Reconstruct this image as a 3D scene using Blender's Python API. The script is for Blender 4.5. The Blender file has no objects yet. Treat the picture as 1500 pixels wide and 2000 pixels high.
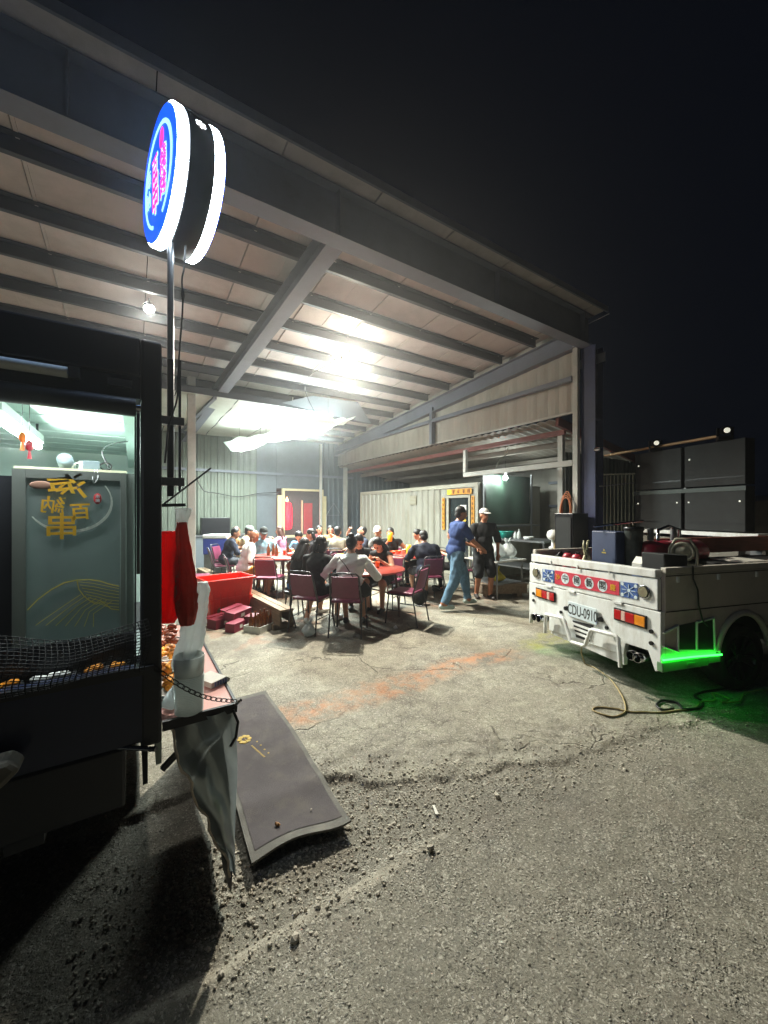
import bpy, math, random
import numpy as np
from mathutils import Vector, Matrix
random.seed(7); RNG = np.random.default_rng(7)
SC = bpy.context.scene
COL = SC.collection
R = math.radians
HEAD = 33.06                        # the camera looks this far off the shed's depth axis
CS, SN = math.cos(R(HEAD)), math.sin(R(HEAD))
EYE = 1.62
# axes: x runs along the front of the shed, y goes into the shed, z is up

# ------------------------------------------------------------------ camera, sky, exposure
cam = bpy.data.cameras.new('camera'); camo = bpy.data.objects.new('camera', cam); COL.objects.link(camo)
camo.location = (0, 0, EYE); camo.rotation_euler = (R(90), 0, R(-HEAD))
cam.sensor_fit = 'HORIZONTAL'; cam.sensor_width = 36; cam.lens = 36 * 755 / 1500
cam.clip_start = 0.05; cam.clip_end = 900
SC.camera = camo
W = bpy.data.worlds.new('World'); SC.world = W; W.use_nodes = True
nt = W.node_tree; bg = nt.nodes['Background']
sky = nt.nodes.new('ShaderNodeTexSky'); sky.sky_type = 'NISHITA'; sky.sun_disc = False
sky.sun_elevation = R(-4); sky.sun_rotation = R(200)
mx = nt.nodes.new('ShaderNodeMix'); mx.data_type = 'RGBA'; mx.inputs[0].default_value = 0.97
nt.links.new(sky.outputs[0], mx.inputs[6]); mx.inputs[7].default_value = (0.022, 0.032, 0.062, 1)
nt.links.new(mx.outputs[2], bg.inputs[0]); bg.inputs[1].default_value = 0.04
SC.view_settings.view_transform = 'Standard'; SC.view_settings.look = 'None'
SC.view_settings.exposure = 0.95; SC.view_settings.gamma = 1.0
SC.view_settings.use_curve_mapping = False
SC.render.engine = 'CYCLES'
SC.cycles.use_denoising = True
SC.cycles.max_bounces = 6; SC.cycles.diffuse_bounces = 3; SC.cycles.glossy_bounces = 3
SC.cycles.transmission_bounces = 4; SC.cycles.transparent_max_bounces = 8
SC.cycles.caustics_reflective = False; SC.cycles.caustics_refractive = False
SC.cycles.sample_clamp_indirect = 6.0

# ------------------------------------------------------------------ materials
def lin(h):
    h = h.lstrip('#'); v = [int(h[i:i+2], 16) / 255 for i in (0, 2, 4)]
    return tuple((c / 12.92 if c <= 0.04045 else ((c + 0.055) / 1.055) ** 2.4) for c in v)
MATS = {}
def mat(name, col=(.5, .5, .5), rough=.6, metal=0.0, var=.12, scale=6.0, bump=0.0, bscale=60.0, emit=0.0, ecol=None,
        trans=0.0, alpha=1.0, sub=0.0, coat=0.0, dirt=None, dscale=1.5, stretch=None, dist=0.0):
    if isinstance(col, str): col = lin(col)
    m = bpy.data.materials.new(name); m.use_nodes = True; MATS[name] = m
    n, l = m.node_tree.nodes, m.node_tree.links
    b = n['Principled BSDF']
    b.inputs['Roughness'].default_value = rough; b.inputs['Metallic'].default_value = metal
    b.inputs['Coat Weight'].default_value = coat
    tc = n.new('ShaderNodeTexCoord'); src = tc.outputs['Object']
    if stretch:
        mp = n.new('ShaderNodeMapping'); mp.inputs['Scale'].default_value = stretch
        l.new(src, mp.inputs[0]); src = mp.outputs[0]
    out = None
    if var > 0 or dirt:
        nz = n.new('ShaderNodeTexNoise'); nz.inputs['Scale'].default_value = scale; nz.inputs['Detail'].default_value = 5
        nz.inputs['Roughness'].default_value = .65; nz.inputs['Distortion'].default_value = dist
        l.new(src, nz.inputs['Vector'])
        mm = n.new('ShaderNodeMix'); mm.data_type = 'RGBA'
        mr = n.new('ShaderNodeMapRange'); mr.inputs[1].default_value = .3; mr.inputs[2].default_value = .7
        l.new(nz.outputs[0], mr.inputs[0]); l.new(mr.outputs[0], mm.inputs[0])
        mm.inputs[6].default_value = tuple(c * (1 - var) for c in col) + (1,)
        mm.inputs[7].default_value = tuple(min(1, c * (1 + var)) for c in col) + (1,)
        out = mm.outputs[2]
        if dirt:
            dc = lin(dirt) if isinstance(dirt, str) else dirt
            n2 = n.new('ShaderNodeTexNoise'); n2.inputs['Scale'].default_value = dscale; n2.inputs['Detail'].default_value = 8
            n2.inputs['Roughness'].default_value = .7
            l.new(src, n2.inputs['Vector'])
            r2 = n.new('ShaderNodeMapRange'); r2.inputs[1].default_value = .48; r2.inputs[2].default_value = .72; r2.inputs[4].default_value = .75
            l.new(n2.outputs[0], r2.inputs[0])
            m3 = n.new('ShaderNodeMix'); m3.data_type = 'RGBA'
            l.new(r2.outputs[0], m3.inputs[0]); l.new(out, m3.inputs[6]); m3.inputs[7].default_value = dc + (1,)
            out = m3.outputs[2]
        l.new(out, b.inputs['Base Color'])
    else:
        b.inputs['Base Color'].default_value = tuple(col) + (1,)
    if bump > 0:
        nb = n.new('ShaderNodeTexNoise'); nb.inputs['Scale'].default_value = bscale; nb.inputs['Detail'].default_value = 4
        l.new(src, nb.inputs['Vector'])
        bp = n.new('ShaderNodeBump'); bp.inputs['Strength'].default_value = bump; bp.inputs['Distance'].default_value = .01
        l.new(nb.outputs[0], bp.inputs['Height']); l.new(bp.outputs[0], b.inputs['Normal'])
    if emit > 0:
        b.inputs['Emission Color'].default_value = tuple(lin(ecol) if isinstance(ecol, str) else (ecol or col)) + (1,)
        b.inputs['Emission Strength'].default_value = emit
    if trans > 0: b.inputs['Transmission Weight'].default_value = trans
    if alpha < 1: b.inputs['Alpha'].default_value = alpha
    if sub > 0:                                             # thin sheet that lets light through
        tr = n.new('ShaderNodeBsdfTranslucent'); mixs = n.new('ShaderNodeMixShader'); mixs.inputs[0].default_value = sub
        if out is not None: l.new(out, tr.inputs[0])
        else: tr.inputs[0].default_value = tuple(col) + (1,)
        l.new(b.outputs[0], mixs.inputs[1]); l.new(tr.outputs[0], mixs.inputs[2])
        l.new(mixs.outputs[0], n['Material Output'].inputs[0])
    return m

M = dict(
    beam=mat('painted_steel_beam', '#6c717c', .5, 0, .14, 3, .05, 40, dirt='#4d4f55'),
    purlin=mat('purlin_steel', '#30343b', .5, 0, .15, 3),
    roof=mat('roof_foam', '#b5aeaa', .8, 0, .09, 1.3, .18, 9, dirt='#928a85', dscale=1.1),
    clad=mat('cladding_sheet', '#a6a196', .55, 0, .12, 2.0, .04, 30, dirt='#8d8677', dscale=1.6, stretch=(1, 1, .25)),
    backclad=mat('back_cladding', '#6c7469', .6, 0, .12, 2.0, .04, 30, dirt='#50574d', dscale=1.2, stretch=(1, 1, .3)),
    darkclad=mat('dark_cladding', '#5d646a', .6, 0, .15, 2.0),
    whitepost=mat('white_post', '#b5b3ab', .5, 0, .1, 3, dirt='#7f7b70'),
    bluecol=mat('blue_column', '#2a3156', .5, 0, .15, 4, dirt='#23273a', dscale=5),
    redsteel=mat('red_oxide_steel', '#6b3128', .6, 0, .15, 6),
    leanroof=mat('leanto_roof', '#8f8a80', .6, 0, .15, 2, dirt='#6b625a'),
    cont=mat('container_paint', '#928f84', .5, 0, .08, 2.5, .03, 30, dirt='#75705f', dscale=2.2, stretch=(1, 1, .35)),
    contframe=mat('container_frame', '#a19d8e', .5, 0, .1, 3, dirt='#8a8372', dscale=3),
    dark=mat('dark_void', '#17181a', .8, 0, .1, 3),
    blackmetal=mat('black_metal', '#15161a', .35, .3, .15, 8),
    steel=mat('galvanised_steel', '#8a8c8e', .35, .8, .12, 12),
    chrome=mat('polished_steel', '#b8babd', .15, 1, .05, 8),
    white=mat('white_paint', '#e4e8e6', .35, 0, .03, 4, 0, 10, coat=.3, dirt='#bdbbb1', dscale=9, stretch=(1, 1, .3)),
    whiteplastic=mat('white_plastic', '#dfe2df', .45, 0, .05, 8),
    bag=mat('white_bag_film', '#e6ecec', .3, 0, .06, 14, .25, 35, sub=.45),
    cupfilm=mat('clear_cup_plastic', '#dfe6e4', .2, 0, .05, 20, .05, 60, sub=.4),
    redbag=mat('red_bag_film', '#f0180d', .35, 0, .12, 8, .7, 26, sub=.5),
    redbagb=mat('orange_red_bag_film', '#c8452f', .4, 0, .2, 8, .5, 22, sub=.3),
    maroon=mat('maroon_vinyl', '#73304b', .4, 0, .12, 20, .08, 90),
    chairsteel=mat('chair_frame_steel', '#4a4b4e', .35, .6, .1, 10),
    redtable=mat('red_table_top', '#a8453a', .35, 0, .12, 6, dirt='#a93a30'),
    tableleg=mat('table_leg_steel', '#5b4640', .5, .3, .15, 8),
    wood=mat('old_timber', '#7c6a58', .75, 0, .22, 5, .3, 25, dirt='#4d4238', dscale=3, stretch=(6, .6, 6)),
    woodlight=mat('light_timber', '#85725b', .7, 0, .2, 6, .2, 25, stretch=(6, .8, 6)),
    binred=mat('orange_red_plastic', '#e8230c', .4, 0, .06, 5),
    boxred=mat('crimson_card', '#6d1a2b', .5, 0, .15, 14),
    boxpink=mat('pink_card', '#842b40', .5, 0, .15, 14),
    card=mat('white_card', '#cfd0c8', .6, 0, .08, 20),
    brownglass=mat('brown_glass', '#6b3a12', .12, 0, .2, 20, coat=.5),
    greenplastic=mat('green_plastic', '#0d9444', .3, 0, .25, 18, .3, 30, sub=.2),
    teal=mat('teal_plastic', '#2ca898', .35, 0, .08, 10),
    orangecup=mat('orange_cup', '#ef7b35', .35, 0, .1, 10),
    yellowcup=mat('yellow_cup', '#f2b313', .3, 0, .08, 10, sub=.2),
    foodgold=mat('fried_food', '#d98a1e', .6, 0, .4, 22, .6, 40),
    foodred=mat('marinated_food', '#a34a24', .5, 0, .45, 22, .6, 40),
    pinktray=mat('pink_board', '#d79a90', .5, 0, .08, 10),
    truckblue=mat('truck_navy_paint', '#1a2440', .45, 0, .12, 4, coat=.1),
    truckblack=mat('truck_black_paint', '#1c1f26', .45, 0, .15, 4, .03, 40),
    mint=mat('pale_lining', '#c9dcd3', .5, 0, .05, 3),
    acrylic=mat('acrylic_sheet', '#7f8988', .3, 0, .12, 2, sub=.45),
    acrylicframe=mat('smoked_frame', '#7a807c', .45, 0, .1, 4, sub=.3),
    gold=mat('gold_vinyl', '#f0c840', .5, 0, .1, 8, sub=.5),
    goldline=mat('gold_line', '#e0cf70', .5, 0, .08, 8, sub=.5),
    ringwhite=mat('white_vinyl', '#dfe4de', .5, 0, .05, 8, sub=.5),
    redstamp=mat('red_vinyl', '#b3292c', .5, 0, .05, 8),
    net=mat('black_net_cord', '#101012', .7, 0, .1, 8),
    matgrey=mat('mat_pile', '#575254', .95, 0, .14, 7, .5, 420, dirt='#6b655f', dscale=6),
    matborder=mat('mat_rubber', '#55534c', .8, 0, .15, 12, .2, 120, dirt='#76726a', dscale=9),
    matgold=mat('mat_logo_gold', '#b79c4d', .8, 0, .12, 40),
    sheet=mat('silver_grey_film', '#98a2a4', .22, .55, .15, 4, .25, 9, sub=.2),
    torn=mat('torn_white_backing', '#cdbfb0', .8, 0, .2, 20),
    glass=mat('dark_glass', '#20262a', .08, 0, .05, 3, coat=.5),
    rubber=mat('tyre_rubber', '#131313', .85, 0, .1, 10, .1, 80),
    rim=mat('alloy_rim', '#3b3d40', .3, .8, .1, 10),
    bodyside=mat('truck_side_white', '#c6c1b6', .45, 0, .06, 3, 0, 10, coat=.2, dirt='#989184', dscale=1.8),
    lamred=mat('tail_lamp_red', '#b0141a', .2, 0, .1, 30, coat=.6),
    lamamber=mat('tail_lamp_amber', '#e08a1c', .2, 0, .1, 30, coat=.6),
    lamwhite=mat('tail_lamp_clear', '#d8b4a8', .2, 0, .1, 30, coat=.6),
    reflector=mat('round_lamp_lens', '#8d8a72', .25, .3, .2, 30, coat=.5),
    signred=mat('banner_red', '#c23448', .5, 0, .05, 6),
    signblue=mat('tile_blue', '#3f5f9d', .5, 0, .1, 6),
    black=mat('black_ink', '#0c0c0d', .6, 0, .05, 6),
    plate=mat('number_plate_white', '#cfdde2', .4, 0, .03, 6),
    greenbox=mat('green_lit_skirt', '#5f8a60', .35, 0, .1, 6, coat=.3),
    cablebeige=mat('beige_cable', '#9b8a5f', .6, 0, .15, 12),
    cableblack=mat('black_cable', '#17171a', .5, 0, .1, 12),
    cableorange=mat('orange_cable', '#b06a42', .6, 0, .2, 12),
    ledblack=mat('cabinet_black', '#171a1b', .75, 0, .3, 3, .12, 30, dirt='#25292a', dscale=3),
    pipebrass=mat('tan_pipe', '#a98660', .5, .2, .15, 4),
    navybox=mat('navy_case', '#2f3c5a', .55, 0, .1, 6),
    redpaint=mat('red_machine_paint', '#9c2436', .35, 0, .15, 8, coat=.3),
    greymachine=mat('grey_machine_paint', '#8f9080', .5, .2, .15, 10),
    redwood=mat('red_brown_plank', '#7a4130', .7, 0, .25, 6, .2, 30, stretch=(.6, 6, 6)),
    greentarp=mat('green_tarp', '#2f4438', .6, 0, .2, 3, .3, 5, dirt='#233329'),
    ceil=mat('white_ceiling_sheet', '#c2c7bd', .6, 0, .06, 2, .1, 6, sub=.15, dirt='#a4a89c'),
    plasticsheet=mat('clear_plastic_sheet', '#d7e6e0', .35, 0, .05, 6, .3, 12, sub=.6),
    cream=mat('cream_frame', '#cbbd96', .5, 0, .08, 6),
    redlit=mat('red_lantern_glow', '#500008', .5, 0, 0, 6, emit=1.6, ecol=(1.0, .0, .025)),
    reddim=mat('red_curtain', '#a5222c', .7, 0, .15, 6, .1, 20),
    flame=mat('lantern_tip_glow', '#ffd0a0', .5, 0, 0, 6, emit=8.0, ecol='#ffc080'),
    tube=mat('lit_tube', '#ffffff', .5, 0, 0, 6, emit=90.0, ecol=(.86, 1.0, .95)),
    flood=mat('lit_flood_lens', '#ffffff', .5, 0, 0, 6, emit=90.0, ecol=(1.0, .84, .56)),
    ledlens=mat('lit_led_lens', '#ffffff', .5, 0, 0, 6, emit=60.0, ecol=(1.0, .97, .88)),
    bulb=mat('lit_bulb', '#ffffff', .5, 0, 0, 6, emit=40.0, ecol=(.9, 1.0, .95)),
    signlip=mat('lit_sign_rim', '#ffffff', .5, 0, 0, 6, emit=20.0, ecol=(.76, .89, 1.0)),
    signface=mat('lit_sign_blue', '#0a36c8', .4, 0, 0, 6, emit=.85, ecol=(.004, .085, .95)),
    signring=mat('lit_sign_pale', '#9fd4ff', .4, 0, 0, 6, emit=.9, ecol=(.36, .78, 1.0)),
    signpink=mat('lit_sign_pink', '#ff2a9a', .4, 0, 0, 6, emit=.9, ecol=(1.0, .035, .32)),
    signdot=mat('lit_sign_dots', '#ffffff', .4, 0, 0, 6, emit=1.5, ecol=(.95, .97, 1.0)),
    greenstrip=mat('lit_green_strip', '#20ff60', .4, 0, 0, 6, emit=6.0, ecol=(.02, 1.0, .04)),
    sparkle=mat('stage_lens_and_stud_glow', '#ffffff', .4, 0, 0, 6, emit=.35, ecol=(1, 1, .8)),
    blueice=mat('blue_cooler', '#3d4da0', .5, 0, .1, 6),
    paper=mat('printed_paper', '#d8d6cc', .6, 0, .06, 30),
    stone=mat('pebble', '#b5ae9f', .85, 0, .3, 9, .3, 60),
    brownstone=mat('brown_stone', '#a5763f', .5, 0, .25, 40, .2, 80),
    bannergold=mat('couplet_gold', '#c98a1e', .6, 0, .25, 25),
    lime=mat('couplet_lime', '#b9c62b', .6, 0, .1, 20),
    greytarp=mat('grey_tarp', '#6d6a62', .8, 0, .15, 6, .3, 12),
    toilet=mat('paper_roll', '#66767c', .7, 0, .06, 10),
    skin=mat('skin', '#c8957a', .5, 0, .08, 14, sub=0),
    skind=mat('skin_tan', '#9d684c', .5, 0, .08, 14),
    hair=mat('black_hair', '#141213', .5, 0, .2, 60, .4, 120, stretch=(1, 1, .2)),
    hairbrown=mat('brown_hair', '#4a2c22', .5, 0, .2, 60, .4, 120, stretch=(1, 1, .2)),
    eye=mat('dark_eye', '#1a1210', .3, 0, 0),
    lip=mat('lip', '#8c4a42', .5, 0, .05),
)
def cloth(name, c, **k): return mat('cloth_' + name, c, .85, 0, k.pop('var', .14), 9, 1.0, 13, dist=.8, **k)

# ------------------------------------------------------------------ mesh builder
class MB:
    def __init__(s): s.v = []; s.f = []; s.m = []; s.sm = []
    def add(s, vs, fs, mi=0, smooth=False):
        o = len(s.v); s.v += [tuple(p) for p in vs]
        for f in fs: s.f.append(tuple(i + o for i in f)); s.m.append(mi); s.sm.append(smooth)
        return s
    def box(s, x0, x1, y0, y1, z0, z1, mi=0, mtx=None):
        vs = [Vector((x, y, z)) for z in (z0, z1) for y in (y0, y1) for x in (x0, x1)]
        if mtx is not None: vs = [mtx @ v for v in vs]
        return s.add(vs, [(0, 2, 3, 1), (4, 5, 7, 6), (0, 1, 5, 4), (2, 6, 7, 3), (0, 4, 6, 2), (1, 3, 7, 5)], mi)
    def bar(s, p0, p1, w, h, mi=0, up=(0, 0, 1)):
        p0, p1 = Vector(p0), Vector(p1); d = (p1 - p0).normalized(); up = Vector(up)
        if abs(d.dot(up)) > .98: up = Vector((0, 1, 0))
        a = d.cross(up).normalized() * w / 2; b = a.normalized().cross(d).normalized() * h / 2
        vs = [p + i * a + j * b for p in (p0, p1) for i, j in ((-1, -1), (1, -1), (1, 1), (-1, 1))]
        return s.add(vs, [(3, 2, 1, 0), (4, 5, 6, 7), (0, 1, 5, 4), (1, 2, 6, 5), (2, 3, 7, 6), (3, 0, 4, 7)], mi)
    def tube(s, pts, r, n=8, mi=0, closed=False):
        pts = [Vector(p) for p in pts]; L = len(pts); rs = r if isinstance(r, (list, tuple)) else [r] * L
        vs = []; prev = None
        for i, p in enumerate(pts):
            if closed: t = (pts[(i + 1) % L] - pts[i - 1]).normalized()
            else: t = (pts[min(i + 1, L - 1)] - pts[max(i - 1, 0)]).normalized()
            if prev is None:
                u = Vector((0, 0, 1)) if abs(t.z) < .9 else Vector((1, 0, 0)); a = t.cross(u).normalized()
            else:
                a = (prev - t * prev.dot(t)).normalized()
            prev = a; b = t.cross(a)
            for k in range(n):
                g = 2 * math.pi * k / n; vs.append(p + (a * math.cos(g) + b * math.sin(g)) * rs[i])
        fs = []
        for i in range(L if closed else L - 1):
            j = (i + 1) % L
            for k in range(n): fs.append((i*n+k, i*n+(k+1) % n, j*n+(k+1) % n, j*n+k))
        s.add(vs, fs, mi, True)
        if not closed: s.add(vs[:n], [tuple(reversed(range(n)))], mi); s.add(vs[-n:], [tuple(range(n))], mi)
        return s
    def cyl(s, p0, p1, r0, r1=None, n=20, mi=0):
        return s.tube([p0, p1], [r0, r0 if r1 is None else r1], n, mi)
    def lathe(s, prof, n=24, mi=0, mtx=None, smooth=True, cap=True):
        vs = []
        for r, z in prof:
            for k in range(n):
                g = 2 * math.pi * k / n; v = Vector((r * math.cos(g), r * math.sin(g), z)); vs.append(mtx @ v if mtx else v)
        fs = [(i*n+k, i*n+(k+1) % n, (i+1)*n+(k+1) % n, (i+1)*n+k) for i in range(len(prof)-1) for k in range(n)]
        if cap: fs += [tuple(reversed(range(n))), tuple((len(prof)-1)*n+k for k in range(n))]
        return s.add(vs, fs, mi, smooth)
    def ell(s, c, rx, ry, rz, mtx=None, n=14, m=9, mi=0, noise=0):
        vs = []; c = Vector(c)
        for i in range(m + 1):
            th = math.pi * i / m
            for k in range(n):
                g = 2 * math.pi * k / n; q = 1 + (random.uniform(-noise, noise) if noise else 0)
                v = Vector((rx * math.sin(th) * math.cos(g), ry * math.sin(th) * math.sin(g), rz * math.cos(th))) * q
                vs.append(c + (mtx @ v if mtx else v))
        fs = [((i+1)*n+k, (i+1)*n+(k+1) % n, i*n+(k+1) % n, i*n+k) for i in range(m) for k in range(n)]
        return s.add(vs, fs, mi, True)
    def prism(s, poly, y0, y1, mi=0, axis='y'):                 # polygon in (a, z), extruded along axis
        n = len(poly)
        def P(a, z, y): return (a, y, z) if axis == 'y' else (y, a, z) if axis == 'x' else (a, z, y)
        vs = [P(a, z, y0) for a, z in poly] + [P(a, z, y1) for a, z in poly]
        return s.add(vs, [tuple(range(n)), tuple(reversed(range(n, 2*n)))] + [(i, n+i, n+(i+1) % n, (i+1) % n) for i in range(n)], mi)
    def grid(s, P, nu, nv, mi=0, smooth=True):                   # P[(i,j)] list row-major nu x nv
        return s.add(P, [(i*nv+j, i*nv+j+1, (i+1)*nv+j+1, (i+1)*nv+j) for i in range(nu-1) for j in range(nv-1)], mi, smooth)
    def build(s, name, mats, parent=None, loc=(0, 0, 0), rz=0, fix=True, bevel=0, kind=None):
        me = bpy.data.meshes.new(name); me.from_pydata(s.v, [], s.f)
        if not isinstance(mats, (list, tuple)): mats = [mats]
        for m in mats: me.materials.append(m)
        me.polygons.foreach_set('material_index', s.m); me.polygons.foreach_set('use_smooth', s.sm)
        if fix:
            import bmesh
            b = bmesh.new(); b.from_mesh(me); bmesh.ops.recalc_face_normals(b, faces=b.faces); b.to_mesh(me); b.free()
        me.update()
        o = bpy.data.objects.new(name, me); COL.objects.link(o)
        if parent: o.parent = parent
        o.location = loc; o.rotation_euler = (0, 0, rz)
        if bevel:
            bv = o.modifiers.new('bevel', 'BEVEL'); bv.width = bevel; bv.segments = 2; bv.limit_method = 'ANGLE'
        if kind: o['kind'] = kind
        return o
def tag(o, label, cat, group=None):
    o['label'] = label; o['category'] = cat
    if group: o['group'] = group
    return o
def thing(name, label, cat, loc=(0, 0, 0), rz=0, group=None):
    o = bpy.data.objects.new(name, None); COL.objects.link(o); o.location = loc; o.rotation_euler = (0, 0, rz)
    o.empty_display_size = .1
    return tag(o, label, cat, group)
def copy_tree(o, parent=None):
    c = o.copy(); COL.objects.link(c)
    if parent: c.parent = parent
    for ch in list(o.children): copy_tree(ch, c)
    return c
def yard(x, z): return (CS * x + SN * z, -SN * x + CS * z)      # yard axes (square to the road) to shed axes
def box(name, m, parent, x0, x1, y0, y1, z0, z1, bevel=0, **k): return MB().box(x0, x1, y0, y1, z0, z1).build(name, m, parent, bevel=bevel, **k)
def text(string, size, name, m, parent, mtx, depth=.001, bold=0.0, mirror=False):
    cu = bpy.data.curves.new('t', 'FONT'); cu.body = string; cu.size = size; cu.align_x = 'CENTER'; cu.align_y = 'CENTER'
    cu.extrude = depth; cu.offset = bold; cu.resolution_u = 4
    to = bpy.data.objects.new('t', cu); COL.objects.link(to)
    bpy.context.view_layer.update()
    me = bpy.data.meshes.new_from_object(to.evaluated_get(bpy.context.evaluated_depsgraph_get()))
    bpy.data.objects.remove(to); bpy.data.curves.remove(cu)
    mm = mtx @ Matrix.Scale(-1, 4, (1, 0, 0)) if mirror else mtx
    me.transform(mm); me.materials.clear(); me.materials.append(m); me.name = name
    o = bpy.data.objects.new(name, me); COL.objects.link(o)
    if parent: o.parent = parent
    return o
def upright(p, rz=0):                                            # text standing up, read from -y before rz
    return Matrix.Translation(p) @ Matrix.Rotation(rz, 4, 'Z') @ Matrix.Rotation(R(90), 4, 'X')
def lamp(name, kind, loc, energy, col, size=.1, parent=None, rot=None, size_y=None, spot=None, blend=.5, spread=None):
    d = bpy.data.lights.new(name, kind); d.energy = energy; d.color = col
    if kind == 'AREA':
        d.size = size
        if size_y: d.shape = 'RECTANGLE'; d.size_y = size_y
        if spread: d.spread = spread
    else: d.shadow_soft_size = size
    if spot: d.spot_size = spot; d.spot_blend = blend
    o = bpy.data.objects.new(name, d); COL.objects.link(o); o.location = loc
    if rot: o.rotation_euler = rot
    if parent: o.parent = parent
    return o

# ------------------------------------------------------------------ value noise for terrain
def vnoise(x, y, seed=0):
    rng = np.random.default_rng(seed); T = rng.random((256, 256))
    xi = np.floor(x).astype(int); yi = np.floor(y).astype(int); fx = x - xi; fy = y - yi
    fx = fx*fx*(3-2*fx); fy = fy*fy*(3-2*fy)
    a = T[xi % 256, yi % 256]; b = T[(xi+1) % 256, yi % 256]; c = T[xi % 256, (yi+1) % 256]; d = T[(xi+1) % 256, (yi+1) % 256]
    return (a*(1-fx)+b*fx)*(1-fy)+(c*(1-fx)+d*fx)*fy
def fbm(x, y, o=4, seed=0):
    s = 0; a = .5
    for k in range(o): s = s + a * vnoise(x*2**k, y*2**k, seed+k); a *= .5
    return s
EU = np.array([-60, .2, .82, 1.0, 1.68, 2.04, 2.38, 3.13, 3.97, 6, 60]); EV = np.array([2.45, 2.45, 2.39, 2.18, 1.72, 1.59, 1.49, 1.36, 1.16, .9, .6])
def edge(U): return np.interp(U, EU, EV)
def smooth(a, b, t):
    t = np.clip((t-a)/(b-a), 0, 1); return t*t*(3-2*t)
def ground_z(U, V):
    U = np.asarray(U, float); V = np.asarray(V, float)
    e = edge(U) + (fbm(U*5, V*5, 3, 3)-.44)*.26
    conc = smooth(-.015, .03, V-e)
    asph = 1 - smooth(-.02, .02, V - (1.50 + (fbm(U*3, V*3, 3, 9)-.44)*.10)) * (1 - smooth(1.15, 1.45, U))
    near = 1 - smooth(3.0, 4.2, V)
    z = conc * (.0 + (fbm(U*9, V*9, 4, 21)-.45)*.018*near)
    z = z + (1-conc) * (-.028 + .016*asph + (fbm(U*14, V*14, 4, 31)-.45)*.012 + (fbm(U*45, V*45, 2, 41)-.37)*.004)
    rough = np.exp(-((V-e-.22)/.28)**2) * smooth(.6, 1.2, U) * (1-smooth(2.6, 3.4, U))
    z = z + rough * (fbm(U*16, V*16, 4, 51)-.42)*.03
    return z

# ------------------------------------------------------------------ ground
def axis(lo, hi, step, far, g=1.16):
    a = list(np.arange(lo, hi, step)); s = step
    while a[-1] < far: s *= g; a.append(a[-1]+s)
    s = step; b = [lo]
    while b[-1] > -far: s *= g; b.append(b[-1]-s)
    return np.array(b[:0:-1] + a)
gx = axis(-.3, 4.3, .017, 60); gy = axis(.35, 3.4, .017, 60)
GX, GY = np.meshgrid(gx, gy, indexing='ij'); GZ = ground_z(GX, GY)
me = bpy.data.meshes.new('ground'); nu, nv = GX.shape
idx = np.arange(nu*nv).reshape(nu, nv)
quads = np.stack([idx[:-1, :-1], idx[1:, :-1], idx[1:, 1:], idx[:-1, 1:]], -1).reshape(-1, 4)
me.vertices.add(nu*nv); me.vertices.foreach_set('co', np.stack([GX, GY, GZ], -1).ravel())
me.loops.add(quads.size); me.loops.foreach_set('vertex_index', quads.ravel())
me.polygons.add(len(quads)); me.polygons.foreach_set('loop_start', np.arange(0, quads.size, 4)); me.polygons.foreach_set('loop_total', np.full(len(quads), 4))
me.polygons.foreach_set('use_smooth', np.ones(len(quads), bool)); me.update()
ground = bpy.data.objects.new('ground', me); COL.objects.link(ground); ground['kind'] = 'structure'
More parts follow.
